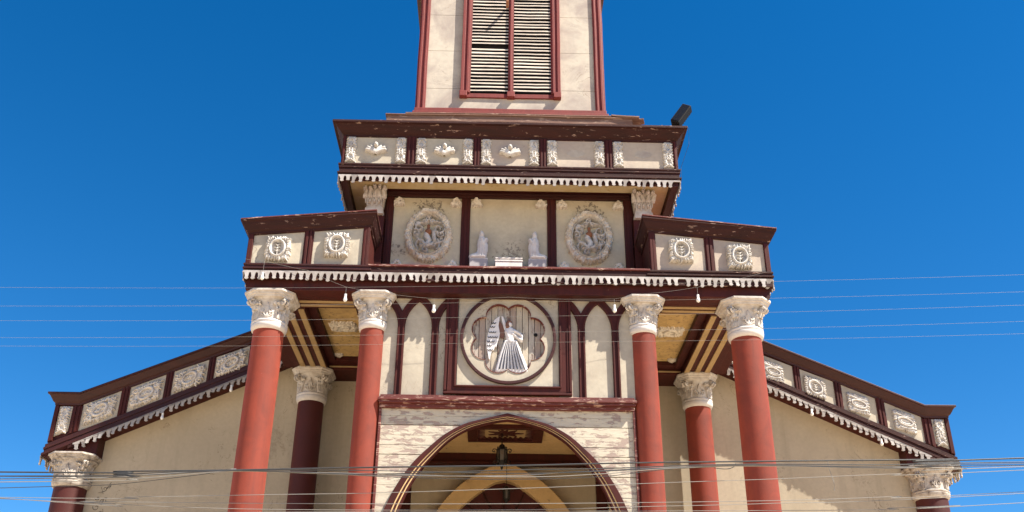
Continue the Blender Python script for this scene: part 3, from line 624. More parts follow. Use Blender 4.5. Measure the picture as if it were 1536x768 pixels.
for s in (-1, 1):
    m = MB(); m.box(s*1.70, s*1.885, .215, .40, 13.40, 18.35)
    m.box(s*1.725, s*1.765, .19, .216, 13.40, 18.35); m.box(s*1.82, s*1.87, .19, .216, 13.40, 18.35); m.box(s*1.884, s*1.905, .24, .36, 13.4, 18.35)
    m.build('corner_post', M['tower_red'], tw, bevel=.008, wobble=.006)
m = MB(); m.box(-1.91, 1.91, .17, 3.95, 13.30, 13.40); m.box(-1.94, 1.94, .13, 3.95, 13.19, 13.298); m.build('base_moulding', M['tower_red'], tw, bevel=.008, wobble=.006)
wi = empty('louvered_window', (0, 0, 0), tw); wi.parent = tw
m = MB()
for s in (-1, 1):
    m.box(s*.83, s*1.0, .19, .28, 13.80, 17.2); m.box(s*.945, s*1.01, .16, .189, 13.80, 17.2); m.box(s*.85, s*.90, .165, .189, 13.80, 17.2)
    m.box(s*.815, s*.829, .20, .28, 13.80, 17.2)
m.box(-1.0, 1.0, .17, .28, 17.0, 17.2); m.box(-.05, .05, .175, .275, 13.80, 17.0); m.box(-.02, .02, .15, .174, 13.80, 17.0)
m.build('window_frame', M['tower_red'], wi, bevel=.007, wobble=.005)
m = MB(); m.box(-.98, .98, .215, .28, 13.70, 13.80)
for x in (-.95, 0, .94): m.box(x-.075, x+.075, .135, .28, 13.685, 13.812)
m.build('window_sill', M['tower_red'], wi, bevel=.008, wobble=.005)
for s in (-1, 1):
    m = MB(); z = 13.86; i = 0
    while z < 17.0:
        gone = (s < 0 and 14.93 < z < 15.03) or (s > 0 and 15.0 < z < 15.04)
        if not gone:
            dz = rnd.gauss(0, .004); t = R(60+rnd.gauss(0, 4)); x0, x1 = sorted((s*.058, s*.812)); w = .044
            a = [(.205, z+dz), (.205+w*math.cos(t), z+dz+w*math.sin(t))]; th = .012; nx = 5; vs = []
            for k in range(nx+1):
                x = x0+(x1-x0)*k/nx; sg = noise.noise(Vector((x*2, z*3, s*5)))*.008+rnd.gauss(0, .0015)
                vs += [(x, a[0][0], a[0][1]+sg), (x, a[1][0], a[1][1]+sg), (x, a[1][0], a[1][1]+sg+th), (x, a[0][0], a[0][1]+sg+th*1.9)]
            fs = [(0, 1, 2, 3), (nx*4+3, nx*4+2, nx*4+1, nx*4)]
            for k in range(nx):
                for q in range(4): w_ = (q+1) % 4; fs.append((k*4+q, k*4+w_, k*4+4+w_, k*4+4+q))
            m.add(vs, fs)
        z += .0855; i += 1
    m.build('louver', M['slat'], wi)
m = MB(); m.tube([(-.09, .18, 16.02), (-.09, -.02, 16.05)], .03, 8); m.build('peg', M['orange'], wi)
# unseen belfry and spire, added; overhang sized to shade the left wing
m = MB(); m.box(-2.0, 2.0, .1, 4.0, 18.4, 18.6, 3); m.box(-2.3, 2.3, -.25, 4.3, 18.6, 19.8, 3); m.build('shading_belfry_cornice', M['maroon'], tw, bevel=.02)
m = MB(); m.add([(-1.9, .15, 19.8), (1.9, .15, 19.8), (1.9, 3.9, 19.8), (-1.9, 3.9, 19.8), (0, 2.0, 27)], [(0, 1, 4), (1, 2, 4), (2, 3, 4), (3, 0, 4), (3, 2, 1, 0)]); m.build('spire', M['maroon_worn'], tw)

# ---------------- centre bay wall (z 7.28 - 9.2), plane y = -.12
YB = -.12
bay = empty('bay_wall', (0, 0, 0), church)
for s in (-1, 1): m = MB(); m.box(s*.86, s*2.16, YB, .02, 7.24, 9.08, 9); m.build('bay_plaster', M['cream'], bay)
m = MB(); m.box(-2.14, 2.14, -.352, .0, 9.075, 9.082); m.box(-2.14, 2.14, YB-.05, YB+.01, 9.19-.12, 9.078); m.build('bay_head', M['maroon'], bay)
m = MB()
for s in (-1, 1):
    m.box(s*.87, s*1.08, YB-.06, YB+.02, 7.36, 9.074)
    m.box(s*.875, s*.905, YB-.085, YB-.061, 7.44, 9.07); m.box(s*1.035, s*1.075, YB-.085, YB-.061, 7.36, 9.07); m.box(s*1.0, s*1.015, YB-.075, YB-.061, 7.36, 9.07)
m.box(-1.08, 1.08, YB-.058, YB+.02, 7.30, 7.448); m.box(-.9, .9, YB-.083, YB-.058, 7.425, 7.455); m.box(-1.08, 1.08, YB-.085, YB-.058, 7.30, 7.335)
m.build('square_frame', M['maroon_v'], bay, bevel=.006, wobble=.004)
m = MB(); m.box(-2.13, 2.13, YB-.115, YB+.02, 7.115, 7.155); m.box(-2.15, 2.15, YB-.14, YB+.02, 7.157, 7.20); m.box(-2.13, 2.13, YB-.10, YB+.02, 7.202, 7.235); m.box(-2.12, 2.12, YB-.07, YB+.02, 7.237, 7.27); m.box(-2.12, 2.12, YB-.06, YB+.02, 7.05, 7.113)
m.build('bay_ledge', M['ledge'], bay, bevel=.006, wobble=.008)
# pointed arcade either side
def parch(cx, hs, z0, zs_, za, half=None, n=14):
    rr = (hs*hs+(za-zs_)**2)/(2*hs); L_ = []; th = math.asin((za-zs_)/rr)
    for i in range(n+1): a = th*i/n; L_.append((cx-hs+rr-rr*math.cos(a), zs_+rr*math.sin(a)))
    Lf = [(cx-hs, z0), (cx-hs, (z0+zs_)/2)]+L_; Rt = [(2*cx-x, z) for x, z in Lf]
    if half == 'L': return Lf
    if half == 'R': return Rt[::-1]
    return Lf+Rt[::-1][1:]
for s in (-1, 1):
    m = MB(); c0 = s*1.555; pit = .585
    arcs = [(c0, None), (c0-pit, 'R'), (c0+pit, 'L')]
    for cx, hf in arcs:
        pts = parch(cx, pit/2-.0, 7.27, 8.52, 9.085, hf)
        if hf: pts = pts[2:] if hf == 'L' else pts[:-2]
        m.strip(pts, .125, YB-(.035 if not hf else .031), YB+.01)
        ns = parch(cx, pit/2-.04, 7.27, 8.52, 9.02, hf); m.strip(ns, .026, YB-.062, YB-.036)
    m.build('pointed_arcade', M['maroon_v'], bay, bevel=.004)
# round window: ring, eight-lobed plate, boards
ZC = 8.335
rw = empty('round_window', (0, 0, 0), bay); rw.parent = bay
TH = [2*math.pi*i/160 for i in range(160)]
def lobe_r(a):
    best = .40
    for k in range(8):
        ca = math.pi/8+k*math.pi/4; c, rr = .44, .225; d = math.cos(a-ca)*c; q = rr*rr-(c*math.sin(a-ca))**2
        if q > 0 and d > 0: best = max(best, d+math.sqrt(q))
    return best
inner = [(lobe_r(a)*math.cos(a), ZC+1.02*lobe_r(a)*math.sin(a)) for a in TH]
outer = [(.80*math.cos(a), ZC+.82*math.sin(a)) for a in TH]
sq = []
for a in TH:
    c, s_ = math.cos(a), math.sin(a); q = max(abs(c)/.86, abs(s_)/.86); sq.append((c/q, ZC-.02+s_/q*1.02))
m = MB(); m.loft(sq, inner, YB-.02, YB+.05, True); m.build('window_plate', M['cream'], rw)
m = MB(); m.strip(outer, .052, YB-.075, YB-.015, 0, True); m.build('ring_moulding', M['maroon'], rw, bevel=.006)
m = MB(); lo2 = [(x*.982, ZC+(z-ZC)*.982) for x, z in inner]; m.loft(inner, lo2, YB-.03, YB+.04, True); m.build('lobed_edge', M['ledge'], rw)  # lit look of the lobe edge put into the paler maroon
for i, x in enumerate(np.arange(-.72, .72, .107)):
    m = MB(); m.box(x+.005, x+.102, YB+.040+rnd.uniform(0, .010), YB+.07, ZC-.78, ZC+.78, 9)
    m.build('plank', M[('board_mix', 'board_mix', 'board_dark', 'board_mix', 'board_light', 'board_mix', 'board_mix', 'board_dark', 'board_light', 'board_light', 'board_mix', 'board_dark', 'board_mix', 'board_mix')[i % 14]], rw)
m = MB(); m.lathe(0, 0, [(.035, 0), (.0, .001)], 12); m.v = [(.475+x, YB+.036-z, 8.43+y) for x, y, z in m.v]; m.build('knot_hole', M['dark'], rw)
# angel cut from board
def ac(px, py): x = px/6.14+715; y = py/6.144+450; return ((x-762)*.0116, 9.19-(y-440)*.01245)
an = empty('angel_relief', (0, 0, 0), bay); an.parent = bay; plab(an, 'white painted wooden angel with striped wing and pleated robe')
def cut(name, P, y0, th, mat, rdn=.02):
    P = [ac(*q) for q in P]; xs = [q[0] for q in P]; zs_ = [q[1] for q in P]
    X, Z, ins, D = poly_heights(P, min(xs)-.01, max(xs)+.01, min(zs_)-.01, max(zs_)+.01, .008)
    m = MB(); m.prism(P, y0, y0+th); cur = m.build(name, M[mat], an, bevel=.006); return cur
YA = YB+.0
cut('wing', [(208, 150), (190, 160), (160, 185), (137, 225), (117, 265), (103, 310), (94, 350), (88, 400), (93, 450), (105, 500), (112, 540), (124, 555), (128, 520), (140, 470), (158, 465), (168, 430), (180, 440), (190, 395), (207, 345), (212, 310), (205, 270), (198, 235), (205, 190)], YA, .04, 'angel_white')
cut('far_wing', [(222, 148), (240, 150), (258, 195), (275, 245), (262, 285), (250, 270), (238, 225), (228, 190)], YA+.006, .03, 'angel_white')
cut('brown_wing_piece', [(200, 190), (228, 215), (248, 265), (256, 300), (250, 350), (225, 352), (210, 330), (212, 300), (202, 250)], YA+.012, .028, 'angel_brown')  # flat brown piece between the two wings
# body one continuous rounded mesh: head, torso, arm
q = Relief()
def w2(px, py): return ac(px, py)
q.stroke([w2(296, 225)], .048, .05); q.stroke([w2(296, 250), w2(300, 280)], .022, .03); q.stroke([w2(278, 290), w2(340, 290)], .045, .035)
q.stroke([w2(300, 290), w2(308, 370)], .085, .04, .8); q.stroke([w2(345, 290), w2(395, 315), w2(418, 345), w2(410, 372), w2(368, 345), w2(335, 320)], .032, .045, .7); q.stroke([w2(275, 300), w2(290, 345), w2(325, 335)], .03, .045, .7)
q.stroke([w2(330, 318)], .028, .05)
m = MB(); q.mesh(m, (-.25, .25, 8.2, 8.75), .009, lambda u, v, h: (u, YA+.03-h, v), .02); body = m.build('person_body', M['angel_white'], an, smooth=True, sm_angle=R(60)); body.name = 'figure_body'
q = Relief(); q.stroke([w2(290, 205), w2(280, 225), w2(283, 250)], .034, .06); q.stroke([w2(300, 205)], .035, .055); m = MB(); q.mesh(m, (-.2, .2, 8.4, 8.8), .009, lambda u, v, h: (u, YA+.028-h, v), .02); m.build('hair', M['angel_brown'], an, smooth=True)
m = MB(); q = Relief()          # pleated robe
for i in range(9):
    t = i/8; top = w2(268+t*90, 382); mid = w2(232+t*165, 500); bot = w2(198+t*255, 648-8*math.sin(t*6)); q.stroke([top, mid, bot], .026, .03, 1.75)
q.mesh(m, (-.42, .5, 7.6, 8.5), .009, lambda u, v, h: (u, YA+.035-h, v), .02); m.build('robe', M['angel_white'], an, smooth=True, sm_angle=R(60))
m = MB()
for i in range(8):
    t = (i+.5)/8; P = [w2(268+t*90, 384), w2(232+t*165, 500), w2(198+t*255, 640)]; m.tube([(x, YA-.012-.012*k, z) for k, (x, z) in enumerate(P)], [.006, .008, .011], 6)
m.build('fold_line', M['angel_line'], an); m = MB()
for (a, c_, r_) in ((130, 215, 40), (122, 250, 60), (110, 300, 80), (103, 345, 90), (97, 385, 70), (98, 420, 65), (103, 460, 35)):
    for k in range(max(2, r_//22)):
        x0 = a+k*22; P = [w2(x0+22*t/6, c_-4+14*math.sin(math.pi*t/6)) for t in range(7)]; m.tube([(x, YA-.006, z) for x, z in P], .006, 5)
m.build('feather_line', M['angel_line'], an)

# ---------------- arch wall below the ledge
aw = empty('arch_wall', (0, 0, 0), church)
OUT = [(0, 6.98), (.20, 6.93), (.45, 6.865), (.71, 6.785), (1.02, 6.61), (1.30, 6.36), (1.50, 6.15), (1.66, 5.93), (1.80, 5.68), (1.88, 5.50), (1.95, 5.30), (2.0, 4.9), (2.02, 4.2), (2.02, .13)]
INN = [(0, 6.835), (.19, 6.815), (.42, 6.76), (.66, 6.665), (.94, 6.47), (1.18, 6.20), (1.36, 5.96), (1.51, 5.70), (1.61, 5.45), (1.66, 5.30), (1.71, 5.10), (1.75, 4.8), (1.77, 4.2), (1.77, .13)]
def dense(P, n=4):
    out = []; Q = [np.array(p) for p in P]
    for i in range(len(Q)-1):
        p0 = Q[i-1] if i else Q[0]*np.array([1, 1])-(Q[1]-Q[0]); p1, p2 = Q[i], Q[i+1]; p3 = Q[min(i+2, len(Q)-1)]
        for k in range(n): t = k/n; out.append(tuple(.5*((2*p1)+(p2-p0)*t+(2*p0-5*p1+4*p2-p3)*t*t+(3*p1-p0-3*p2+p3)*t**3)))
    return out+[tuple(Q[-1])]
INN = [(o[0]+.74*(i[0]-o[0]), o[1]+.74*(i[1]-o[1])) for o, i in zip(OUT, INN)]
OUT, INN = dense(OUT), dense(INN)
def full(P): return [(-x, z) for x, z in P[::-1]][:-1]+P
m = MB(); zb = 7.05; k = 0
def xo(z):
    z = min(z, 6.98); pts = sorted(OUT, key=lambda q: q[1]); return float(np.interp(z, [q[1] for q in pts], [q[0] for q in pts]))
while zb > .2:
    h = .165 if k else .12;  z1 = zb; z0 = max(.13, zb-h+(.014 if k in (1, 4, 6) else .004)); gap = .0
    for s in (-1, 1):
        n = 6; A = [(s*2.09, z0+(z1-z0)*i/n) for i in range(n+1)]; B = [(s*max(.0, xo(z0+(z1-z0)*i/n)-.01), z0+(z1-z0)*i/n) for i in range(n+1)]
        y_ = YB+.0+rnd.uniform(-.003, .003); m.loft(A, B, y_, y_+.04)
    zb -= h; k += 1
m.build('clapboard', M['clap'], aw)
fo, fi = full(OUT), full(INN)
def between(t): return [((1-t)*a[0]+t*c[0], (1-t)*a[1]+t*c[1]) for a, c in zip(fo, fi)]
m = MB()
for t0, t1, y in ((0, .50, YB-.06), (.60, .78, YB-.045), (.88, 1.0, YB-.035)): m.loft(between(t0), between(t1), y, YB+.06)
m.build('arch_moulding', M['maroon_v'], aw, bevel=.004)
m = MB()
for t0, t1, y in ((.50, .60, YB-.04), (.78, .88, YB-.03)): m.loft(between(t0), between(t1), y, YB+.055)
m.build('arch_stripe', M['tan'], aw)
m = MB(); ins = [(x*.995, z-.008) for x, z in fi]; m.loft(fi, ins, YB+.02, YB+.055); m.build('arch_reveal', M['maroon_v'], aw)
for s in (-1, 1):
    m = MB(); m.box(s*2.085, s*2.125, YB-.05, YB+.05, .13, 7.05)
    m.build('edge_post', M['ledge'], aw, bevel=.005, wobble=.004)

# ---------------- vestibule behind the arch
ve = empty('vestibule', (0, 0, 0), church)
m = MB()
for i in range(11): m.box(-2.1, 2.1, .12+i*.36, .12+i*.36+.355, 7.50, 7.53, 9)
m.build('ceiling', M['tan'], ve)
for s in (-1, 1): m = MB(); m.box(s*2.1, s*2.14, .02, 4.1, .13, 7.5, 9); m.build('side_wall', M['cream_wall'], ve)
m = MB(); m.box(-2.098, 2.098, 3.86, 4.05, 7.31, 7.498); m.box(-2.098, 2.098, 3.80, 4.05, 7.27, 7.312); m.build('beam', M['maroon_v'], ve, bevel=.005)
for s in (-1, 1): m = MB(); m.box(s*1.86, s*2.07, 3.9, 4.05, .13, 7.268); m.build('wall_post', M['maroon_v'], ve, bevel=.005)
dO = [(0, 7.28), (.30, 7.20), (.75, 6.93), (1.06, 6.65), (1.29, 6.36), (1.52, 5.95), (1.66, 5.5), (1.74, 4.9), (1.76, 4.2), (1.76, .13)]
dI = [(0, 6.93), (.22, 6.87), (.50, 6.68), (.72, 6.50), (.87, 6.35), (1.10, 5.98), (1.24, 5.5), (1.31, 4.9), (1.33, 4.2), (1.33, .13)]
dO, dI = dense(dO), dense(dI)
m = MB(); m.loft(full(dO), full(dI), 3.82, 4.1); m.build('door_arch', M['tan'], ve, bevel=.01)
m = MB(); m.prism(full(dI), 4.0, 4.03); d = m.build('door', M['door'], ve)
m = MB(); 
for i in range(7):
    a = math.pi*(i+.5)/7; m.tube([(0, 3.985, 5.9), (1.0*math.cos(a), 3.985, 5.9+.95*math.sin(a))], .02, 6)
m.strip(oval(0, 5.9, .45, .45, 20, 0, math.pi), .05, 3.965, 3.995); m.box(-1.3, 1.3, 3.95, 3.998, 5.82, 5.9); m.box(-.03, .03, 3.96, 3.998, .13, 5.82)
m.build('fanlight_tracery', M['maroon'], d)
m = MB(); m.box(-.72, .72, 1.98, 2.09, 7.42, 7.499); m.box(-.72, .72, 2.78, 2.89, 7.42, 7.499)
for s in (-1, 1): m.box(s*.52, s*.72, 2.092, 2.778, 7.42, 7.499)
fr = m.build('ceiling_rosette_frame', M['maroon_v'], ve, bevel=.006)
m = MB(); m.box(-.52, .52, 2.09, 2.78, 7.47, 7.492); m.build('rosette_panel', M['tan_strip'], fr)
q = Relief()
for i in range(14): a = 2*math.pi*i/14; q.stroke([(0, 0), ((.34 if i % 2 == 0 else .2)*math.cos(a), .22*math.sin(a))], .06, .015, .15)
for i in range(11): q.stroke([(-.5+i*.1, .33), (-.5+i*.1, .25)], .045, .01, .4)
for i in range(8):
    for s in (-1, 1): q.stroke([(s*.52, -.3+i*.085), (s*.40, -.3+i*.085)], .022, .01, .4)
m = MB(); q.mesh(m, (-.55, .55, -.36, .36), .014, lambda u, v, h: (u, 2.44+v, 7.469-h), .008); m.build('star_ornament', M['maroon_v'], fr)

# ---------------- back wall of porch and wings
def zf(x): return 8.93-.463*(x-5.475)
def pb(x): return 8.845-.435*(x-6.1)
def pt(x): return 9.64-.403*(x-5.44)
def ct(x): return 9.915-.430*(min(x, 8.66)-5.45)
m = MB(); m.box(-4.3, 4.3, 4.1, 9, .13, 9.9, 9)
m.build('back_wall', M['cream_wall'], church)
for s in (-1, 1):
    wg = empty('wing', (0, 0, 0), church)
    m = MB(); m.prism([(s*4.302, .13), (s*8.92, .13), (s*8.92, zf(8.92)+.1), (s*4.302, zf(4.302)+.1)], 3.99, 12); m.build('wing_wall', M['cream_wall'], wg)
    wf = MB(); X0, X1 = 4.42, 9.14
    wf.prism([(s*X0, zf(X0)), (s*X1, zf(X1)), (s*X1, ct(X1)-.04), (s*8.66, ct(8.66)-.04), (s*X0, ct(X0)-.04)], 3.635, 4.3); fz = wf.build('wing_frieze', M['maroon_v'], wg)
    # roof behind
    m = MB(); m.prism([(s*4.35, ct(4.35)-.03), (s*8.66, ct(8.66)-.03), (s*9.3, ct(8.66)-.03), (s*9.3, ct(8.66)-.0), (s*8.66, ct(8.66)+.0), (s*4.35, ct(4.35)+.0)], 3.52, 12); m.build('roof_sheet', M['ledge' if s > 0 else 'maroon_worn'], fz)
    pans = [(4.62, 5.24), (5.38, 6.05), (6.19, 6.87), (7.02, 7.70), (7.87, 8.59)]
    for k, (a, c) in enumerate(pans):
        m = MB(); m.prism([(s*a, pb(a)), (s*c, pb(c)), (s*c, pt(c)), (s*a, pt(a))], 3.612, 3.634); pn = m.build('panel', M['cream'], fz)
        xc = (a+c)/2; zc = (pb(xc)+pt(xc))/2
        if s < 0:
            m = MB(); wide_tile(200+k, .285, .20).mesh(m, (-.36, .36, -.27, .27), .0095, flat(-xc, 3.611, zc-.015, .425, thick=1.4), .016); m.build('carved_tile', M['grey'], pn, smooth=True, sm_angle=R(60))
        else:
            m = MB(); (eye_tile(220+k, .2, .185) if k != 2 else square_tile(227, .2, .19)).mesh(m, (-.26, .26, -.25, .25), .0095, flat(xc-.06+.03*(k-2), 3.611, zc-.015, -.30), .03); m.build('carved_tile', M['white' if k > 0 else 'grey'], pn, smooth=True, sm_angle=R(60))
    m = MB(); m.prism([(s*8.79, 7.76), (s*9.06, 7.64), (s*9.06, 8.27), (s*8.79, 8.27)], 3.612, 3.634); pn = m.build('panel', M['cream'], fz)
    m = MB(); scroll_strip(240, .09, .27).mesh(m, (-.15, .15, -.33, .33), .009, flat(s*8.925, 3.611, 7.985), .02); m.build('carved_tile', M['grey' if s < 0 else 'white'], pn, smooth=True, sm_angle=R(60))
    for a, c in ((4.44, 4.62), (5.24, 5.38), (6.05, 6.19), (6.87, 7.02), (7.70, 7.87), (8.59, 8.79), (9.06, 9.15)):
        tt = (lambda x: pt(x)+.01) if c < 8.7 else (lambda x: 8.28)
        m = MB(); m.prism([(s*a, pb(a)-.01), (s*c, pb(c)-.01), (s*c, tt(c)), (s*a, tt(a))], 3.590, 3.634)
        w = c-a
        for f in (.3, .7): x = a+w*f; m.prism([(s*(x-.02), pb(x)), (s*(x+.02), pb(x)), (s*(x+.02), tt(x)), (s*(x-.02), tt(x))], 3.570, 3.592)
        m.build('post', M['maroon_v'], fz, bevel=.005, wobble=.004)
    m = MB()
    for (d, lo, hi) in ((.06, 0, .05), (.03, .052, .12), (.045, .122, .17), (.03, .172, .235)):
        m.sweep([(s*X0, 3.6, zf(X0)+lo), (s*7, 3.6, zf(7)+lo), (s*X1, 3.6, zf(X1)+lo), (s*X1, 4.3, zf(X1)+lo)], [(-.034, 0), (d, 0), (d, hi-lo), (-.034, hi-lo)], [(0, -1), (0, -1), (s, -1), (s, 0)])
    m.build('base_moulding', M['maroon_worn' if s > 0 else 'maroon'], fz, bevel=.004, wobble=.005)
    m = MB(); prof = [(-.034, -.25), (.012, -.24), (.016, -.20), (.05, -.17), (.10, -.08), (.12, -.045), (.15, -.04), (.15, 0), (-.034, 0)]
    m.sweep([(s*X0, 3.6, ct(X0)), (s*7, 3.6, ct(7)), (s*8.66, 3.6, ct(8.66)), (s*9.15, 3.6, ct(9)), (s*9.15, 4.4, ct(9))], prof, [(0, -1), (0, -1), (0, -1), (s, -1), (s, 0)])
    m.build('cornice', M['maroon'], fz, bevel=.005, wobble=.006)
    m = MB(); m.prism([(s*X0, zf(X0)-.06), (s*8.7, zf(8.7)-.06), (s*8.7, zf(8.7)-.001), (s*X0, zf(X0)-.001)], 3.537, 3.62); m.build('fringe_board', M['maroon_worn'], fz)  # board added behind the fringe to stop sun leaking through
    m = MB(); xe = 8.62 if s > 0 else 8.60
    tooth_run(m, (s*(X0+.1), 3.535, zf(X0+.1)), (s*xe, 3.535, zf(xe)), .13, .15, (0, -1), miss=.0 if s > 0 else .015)
    m.build('scalloped_fringe', M['fringe' if s > 0 else 'fringe_grey'], fz)
    m = MB(); tooth_run(m, (s*(X1+.05), 3.56, zf(X1)+.0), (s*(X1+.05), 4.3, zf(X1)+.0), .12, .17, (s, 0), miss=.1, jit=.012); m.build('side_fringe', M['capital_worn'], fz)
    m = MB(); m.prism([(s*4.42, zf(4.42)-.02), (s*8.3, zf(8.3)-.02), (s*8.3, zf(8.3)-.004), (s*4.42, zf(4.42)-.004)], 3.6, 4.099); m.prism([(s*8.302, zf(8.3)-.02), (s*9.14, zf(9.14)-.02), (s*9.14, zf(9.14)-.004), (s*8.302, zf(8.3)-.004)], 3.6, 4.099); m.build('soffit', M['maroon_v'], fz)
    m = MB(); m.box(s*8.2, s*9.0, 3.62, 4.09, 7.275, zf(8.2)-.03) if False else m.prism([(s*8.15, 7.275), (s*9.03, 7.275), (s*9.03, zf(9.03)-.025), (s*8.15, zf(8.15)-.025)], 3.63, 4.095); m.build('corner_block', M['maroon_v'], fz)
# scribble on the left wing wall
m = MB(); rs = random.Random(3)
for k in range(9):
    x, z = -8.0+rs.uniform(-.14, .12), 6.45+rs.uniform(-.26, .32)
    if k < 5: m.tube([(u, 3.989, v) for u, v in spiral(x, z, rs.uniform(.03, .07), rs.uniform(0, 6), 1, 1)], .006, 5)
    else: m.tube([(x+rs.uniform(-.07, .07), 3.989, z+rs.uniform(-.08, .08)) for _ in range(5)], .006, 5)
m.build('charcoal_scribble', M['mark'], church)

# ================================================================== THINGS ON THE CHURCH
# kneeling statues
SIL = [(566, 232), (572, 229), (583, 236), (590, 250), (588, 262), (596, 272), (608, 273), (615, 282), (608, 296), (613, 310), (613, 340), (607, 370), (605, 389), (560, 389), (506, 389), (500, 372), (515, 362), (545, 354), (552, 335), (549, 312), (552, 285), (560, 268), (561, 250)]
def statue(cx, flip, label):
    root = tag(empty('kneeling_statue', (cx, .565, 10.0)), label, 'statue', 'kneeling statues on the ledge')
    P = [(flip*(x-560)*.0031, (389-z)*.0038+.21) for x, z in SIL]
    xs = [q[0] for q in P]; X, Z, ins, D = poly_heights(P, min(xs)-.02, max(xs)+.02, .19, .85, .0095)
    q = Relief(); f = flip
    q.stroke([(f*.065, .735)], .052, .03)                                   # head
    q.stroke([(f*.05, .62), (f*.075, .52), (f*.145, .625)], .03, .035)       # upper arm, forearm, hands together
    q.stroke([(f*.145, .61), (f*.155, .65)], .022, .03)
    for k in range(3): q.stroke([(f*(.02+k*.04), .56-.02*k), (f*(.03+k*.045), .40), (f*(.02+k*.05), .24)], .016, .02)
    q.stroke([(f*.12, .25), (f*-.12, .24)], .03, .02)
    _, _, H = q.grid(min(xs)-.02, max(xs)+.02, .19, .85, .0095, 0)
    T = np.where(ins, .03+.075*np.sqrt(np.clip(1-(1-np.minimum(D/.075, 1))**2, 0, 1)), 0); ny, nx = T.shape; m = MB()
    for side in (-1, 1):
        idx = {}; vs = []; fs = []
        def vid(j, i):
            if (j, i) not in idx: idx[(j, i)] = len(vs); vs.append((X[j, i], -.03+side*(T[j, i]*.6+(H[j, i]*.8 if ins[j, i] else 0)), Z[j, i]))
            return idx[(j, i)]
        for j in range(ny-1):
            for i in range(nx-1):
                if ins[j, i] or ins[j, i+1] or ins[j+1, i+1] or ins[j+1, i]: fs.append((vid(j, i), vid(j, i+1), vid(j+1, i+1), vid(j+1, i)))
        m.add(vs, fs)
    o = m.build('kneeling_figure', M['statue'], root, smooth=True)
    bm = bmesh.new(); bm.from_mesh(o.data); bmesh.ops.remove_doubles(bm, verts=bm.verts, dist=.0005); bmesh.ops.recalc_face_normals(bm, faces=bm.faces); bm.to_mesh(o.data); bm.free()
    m = MB(); m.box(-.17, .17, -.09, .09, 0, .215); m.build('plinth', M['plinth'], root, bevel=.008)
statue(-.56, 1, 'white kneeling statue with raised hands, facing right beside the left medallion')
statue(.535, -1, 'white kneeling statue with raised hands, facing left beside the right medallion')
pd = tag(empty('stepped_pedestal', (0, .54, 10.0)), 'low white stepped pedestal on the ledge midway between the kneeling statues', 'pedestal')
m = MB(); m.box(-.25, .25, -.11, .11, 0, .12); m.build('pedestal_base', M['statue'], pd, bevel=.006)
m = MB(); m.box(-.26, .26, -.12, .115, .122, .15); m.box(-.24, .24, -.10, .10, .152, .175); m.box(-.255, .255, -.115, .11, .177, .205); m.build('pedestal_top', M['statue'], pd, bevel=.006)

# lantern
ln = tag(empty('hanging_lantern', (-.06, 2.4, 7.47)), 'black wrought iron lantern hanging by a rod inside the big arch', 'lantern')
m = MB(); m.tube([(0, 0, -.01), (0, 0, -.24)], .010, 6); m.build('rod', M['iron'], ln)
m = MB(); m.lathe(0, 0, [(.015, -.22), (.05, -.25), (.06, -.29), (.10, -.33), (.10, -.345)], 8); m.lathe(0, 0, [(.085, -.56), (.06, -.60), (.03, -.66), (.012, -.72)], 8)
for i in range(6):
    a = math.pi*i/3; c, s_ = math.cos(a), math.sin(a); m.tube([(c*.098, s_*.098, -.34), (c*.10, s_*.10, -.46), (c*.085, s_*.085, -.565)], .012, 5)
    P = spiral(.145, -.36, .05, math.pi, 1.1, -1); m.tube([(c*x, s_*x, z) for x, z in P], .010, 5)
    P = spiral(.13, -.57, .045, math.pi, 1.1, 1); m.tube([(c*x, s_*x, z) for x, z in P], .010, 5)
m.build('cage', M['iron'], ln)
m = MB(); m.lathe(0, 0, [(.085, -.345), (.088, -.45), (.072, -.56)], 6); m.build('glass_panes', M['glass_m'], ln)
ln2 = tag(empty('hanging_lantern', (.05, 3.6, 7.26)), 'second iron lantern hanging lower in front of the dark red door', 'lantern')
m = MB(); m.tube([(0, 0, 0), (0, 0, -.52)], .008, 6); m.build('rod', M['iron'], ln2)
m = MB(); m.lathe(0, 0, [(.02, -.50), (.07, -.56), (.07, -.58)], 8); m.lathe(0, 0, [(.06, -.76), (.01, -.84)], 8)
for i in range(6):
    a = math.pi*i/3; c, s_ = math.cos(a), math.sin(a); m.tube([(c*.07, s_*.07, -.57), (c*.06, s_*.06, -.77)], .010, 5); m.tube([(c*x, s_*x, z) for x, z in spiral(.11, -.6, .04, math.pi, 1.1, -1)], .008, 5)
m.build('cage', M['iron'], ln2)
m = MB(); m.lathe(0, 0, [(.055, -.58), (.05, -.76)], 6); m.build('glass_panes', M['glass_m'], ln2)

# floodlight on the upper cornice
fd = tag(empty('floodlight', (3.25, -.08, 12.83)), 'black floodlight tilted upward on the right end of the top cornice', 'floodlight')
rm = Matrix.Rotation(R(-56), 3, 'Y') @ Matrix.Rotation(R(-20), 3, 'X')
def rbox(mb, x0, x1, y0, y1, z0, z1, off):
    t = MB(); t.box(x0, x1, y0, y1, z0, z1, 9); mb.add([tuple(rm @ Vector(v)+Vector(off)) for v in t.v], t.f)
m = MB(); rbox(m, -.24, .24, -.12, .05, -.095, .095, (.09, 0, .27)); 
for i in range(7): rbox(m, -.20+i*.062, -.18+i*.062, .05, .10, -.075, .075, (.09, 0, .27))
m.build('lamp_housing', M['flood'], fd, bevel=.02)
m = MB(); rbox(m, -.22, .22, -.128, -.121, -.075, .075, (.09, 0, .27)); m.build('lamp_glass', M['flood_glass'], fd, bevel=.003)
m = MB(); m.tube([(-.02, 0, 0), (-.04, 0, .12), (.05, 0, .22)], .016, 6); m.box(-.07, .05, -.05, .05, 0, .012); m.build('bracket', M['iron'], fd)
